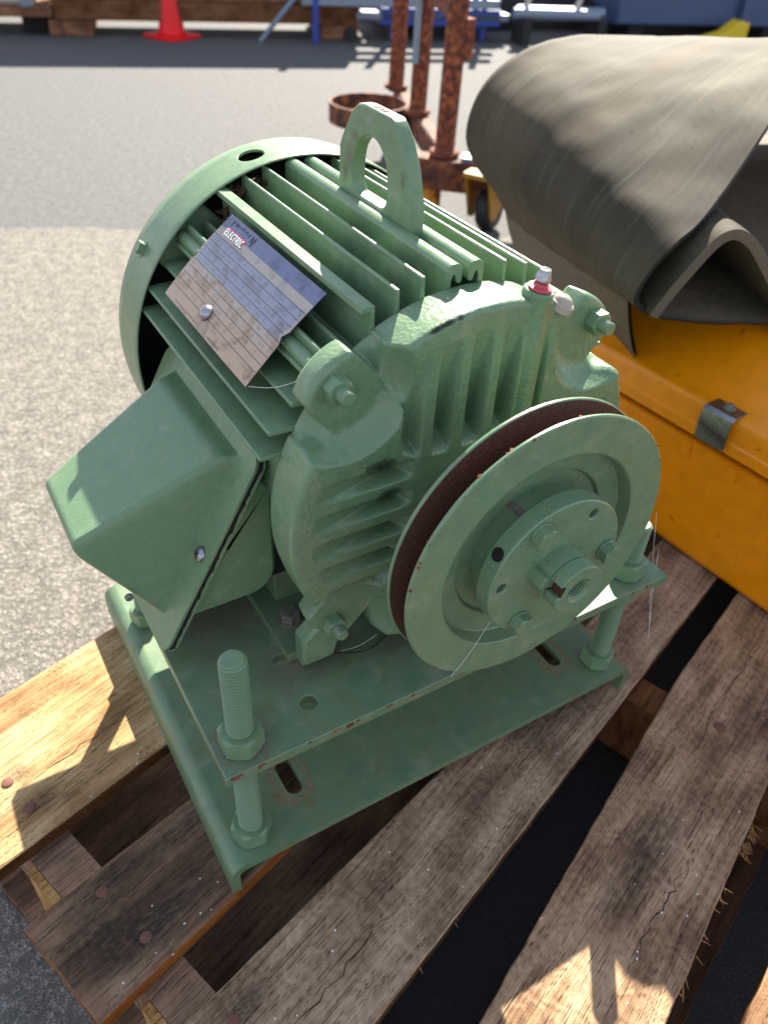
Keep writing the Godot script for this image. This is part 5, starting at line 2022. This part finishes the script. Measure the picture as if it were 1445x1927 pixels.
# ------------------------------------------------------------------ far side of the yard
func build_yard() -> void:
	# axes of the row of goods: u along it, b away from the camera
	var O := Vector3(0.62, GY, -4.17)
	var U := Vector3(0.952, 0, 0.306)
	var B := Vector3(0.306, 0, -0.952)
	var xf := Transform3D(Basis(U, Vector3.UP, U.cross(Vector3.UP)), O)
	var bx := func(lo: Vector3, hi: Vector3, bev := 0.004) -> ArrayMesh:
		var mb := MB.new()
		mb.xf = xf
		mb.box(Vector3(lo.x, lo.y, -hi.z), Vector3(hi.x, hi.y, -lo.z), bev)
		return mb.commit()
	# --- timber stack on skids
	var g := thing("timber_stack", "stack of long reddish timber baulks lying on short skids across the yard", "timber", O + U * 0.8)
	var r := RandomNumberGenerator.new()
	r.seed = 77
	for row in 5:
		var y := 0.075 + row * 0.092
		for k in 3:
			var j := r.randf_range(-0.02, 0.02)
			var m: Material = M.timber if (row + k) % 2 == 0 else M.timber2
			part("timber", bx.call(Vector3(0.07 + j, y, 0.0 + k * 0.135 + r.randf_range(-0.006, 0.006)), Vector3(1.62 + j * 3.0, y + 0.088, 0.130 + k * 0.135)), m, g)
	for q in [[0.02, 0.23], [1.40, 1.60]]:
		part("skid", bx.call(Vector3(q[0], 0.0, 0.02), Vector3(q[1], 0.074, 0.46)), M.timber2, g)
	# --- pale load at the left
	g = thing("skid_load", "pale sacking covered load on dark timbers left of the timber stack", "load", O - U * 0.4)
	part("cover", bx.call(Vector3(-0.95, 0.13, 0.0), Vector3(-0.03, 0.55, 0.5), 0.02), M.pale, g)
	part("strap", bx.call(Vector3(-0.09, 0.128, -0.004), Vector3(-0.04, 0.56, 0.504), 0.003), M.alu, g)
	part("bearer", bx.call(Vector3(-1.0, 0.085, -0.01), Vector3(0.05, 0.128, 0.5)), M.timber2, g)
	for q in [[-0.92, -0.75], [-0.12, 0.0]]:
		part("skid", bx.call(Vector3(q[0], 0.0, 0.15), Vector3(q[1], 0.084, 0.46)), M.charcoal, g)
	# --- traffic cone
	var cp := Vector3(1.2197, GY, -4.0145)
	g = thing("traffic_cone", "small bright red traffic cone standing before the timber stack", "traffic cone", cp)
	var mb := MB.new()
	mb.xf = Transform3D(Basis(Vector3.UP, 0.5), cp)
	var bm := MB.new()
	bm.xf = Transform3D(Basis(Vector3.RIGHT, Vector3.FORWARD, Vector3.UP).rotated(Vector3.UP, 0.45), cp)
	bm.extrude(round_rect(-0.113, -0.113, 0.113, 0.113, 0.03), 0.0, 0.018, 0.003)
	part("foot", bm.commit(), M.cone, g)
	mb.lathe(PackedVector2Array([Vector2(0.085, 0.018), Vector2(0.072, 0.024), Vector2(0.066, 0.030), Vector2(0.024, 0.42), Vector2(0.021, 0.428), Vector2(0.016, 0.430), Vector2(0, 0.430)]), 40)
	part("body", mb.commit(40), M.cone, g)
	# --- galvanised rack with blue posts
	g = thing("steel_rack", "low blue and grey steel rack with diagonal brace right of the timber", "rack", O + U * 1.7)
	for q in [[1.28, 0.17, -0.10], [1.28, 0.30, -0.10]]:
		part("rail", bx.call(Vector3(q[0], q[1], q[2]), Vector3(2.35, q[1] + 0.045, q[2] + 0.05)), M.alu, g)
	part("rail", bx.call(Vector3(1.5, 0.10, 0.0), Vector3(2.45, 0.135, 0.10)), M.alu, g)
	part("tray", bx.call(Vector3(1.72, 0.075, 0.0), Vector3(2.40, 0.155, 0.35)), M.blue, g)
	for q in [[1.335, -0.105, 0.50], [1.78, 0.03, 0.55], [2.30, 0.03, 0.55], [2.36, 0.30, 0.55]]:
		part("post", bx.call(Vector3(q[0], 0.0, q[1]), Vector3(q[0] + 0.03, q[2], q[1] + 0.03)), M.blue, g)
	mb = MB.new()
	mb.tube(PackedVector3Array([O + U * 1.06 - B * 0.09 + Vector3(0, 0.008, 0), O + U * 1.24 - B * 0.09 + Vector3(0, 0.20, 0), O + U * 1.35 - B * 0.09 + Vector3(0, 0.33, 0)]), 0.013, 8)
	part("brace", mb.commit(), M.alu, g)
	for q in [1.55, 1.95, 2.2]:
		mb = MB.new()
		mb.xf = Transform3D(Basis(U, PI / 2), O + U * q + Vector3(0, 0.035, 0) - B * 0.02)
		mb.lathe(PackedVector2Array([Vector2(0, -0.012), Vector2(0.032, -0.012), Vector2(0.034, 0.0), Vector2(0.032, 0.012), Vector2(0, 0.012)]), 20)
		part("caster", mb.commit(), M.alu if q > 2.0 else M.charcoal, g)
	# --- dark trolley
	g = thing("flat_trolley", "dark low trolley loaded with grey bars behind the rusty stand", "trolley", O + U * 2.7)
	part("deck", bx.call(Vector3(1.75, 0.06, 0.36), Vector3(3.3, 0.16, 0.9)), M.charcoal, g)
	part("load", bx.call(Vector3(1.85, 0.16, 0.40), Vector3(2.40, 0.36, 0.9)), M.timber2, g)
	for k in 4:
		part("bar", bx.call(Vector3(2.45 + k * 0.02, 0.19 + k * 0.055, 0.42), Vector3(3.15, 0.215 + k * 0.055, 0.85)), M.alu, g)
	for q in [1.9, 2.5, 3.1]:
		part("wheel", bx.call(Vector3(q, 0.0, 0.40), Vector3(q + 0.12, 0.06, 0.46), 0.015), M.charcoal, g)
	# --- trestle of pale bars
	g = thing("pipe_trestle", "pale grey pipe trestle with slanting legs beyond the rubber belt", "trestle", O + U * 2.9)
	for q in [[2.50, 0.03, 3.02, 0.02], [2.45, -0.06, 2.95, -0.07]]:
		mb = MB.new()
		mb.tube(PackedVector3Array([O + U * q[0] + B * q[1] + Vector3(0, 0.15, 0), O + U * q[2] + B * q[3] + Vector3(0, 0.15, 0)]), 0.028, 12)
		part("pipe", mb.commit(), M.alu, g)
	for q in [[2.52, 2.66], [2.82, 2.97]]:
		mb = MB.new()
		mb.tube(PackedVector3Array([O + U * q[0] + Vector3(0, 0.17, 0) - B * 0.04, O + U * q[1] + Vector3(0, 0.60, 0) - B * 0.04]), 0.016, 8)
		part("slanting_leg", mb.commit(), M.pale, g)
	for q in [2.5, 2.95]:
		part("foot", bx.call(Vector3(q, 0.0, -0.10), Vector3(q + 0.05, 0.13, 0.08)), M.charcoal, g)
	# --- blue skip
	g = thing("blue_skip", "slate blue steel skip with upright ribs at the far right", "skip", O + U * 4.0)
	part("wall", bx.call(Vector3(3.13, 0.09, 0.05), Vector3(5.2, 0.62, 1.2), 0.01), M.skip, g)
	for q in [3.9, 4.7]:
		part("rib", bx.call(Vector3(q, 0.09, 0.0), Vector3(q + 0.05, 0.60, 0.052)), M.skip, g)
	part("rim", bx.call(Vector3(3.10, 0.56, 0.0), Vector3(5.24, 0.61, 1.24), 0.01), M.skip, g)
	for q in [3.25, 4.15, 4.9]:
		part("runner", bx.call(Vector3(q, 0.0, 0.12), Vector3(q + 0.10, 0.09, 1.1)), M.charcoal, g)
	# --- yellow wheel stop before it
	g = thing("wheel_stop", "small yellow wheel stop poking up behind the rubber belt", "wheel stop", O + U * 3.66 - B * 0.1)
	mb = MB.new()
	mb.xf = xf
	mb.extrude(PackedVector2Array([Vector2(3.50, 0.0), Vector2(3.86, 0.0), Vector2(3.86, 0.14), Vector2(3.80, 0.15), Vector2(3.72, 0.09), Vector2(3.50, 0.03)]), 0.06, 0.16, 0.006)
	part("block", mb.commit(), M.yellow_foot, g)
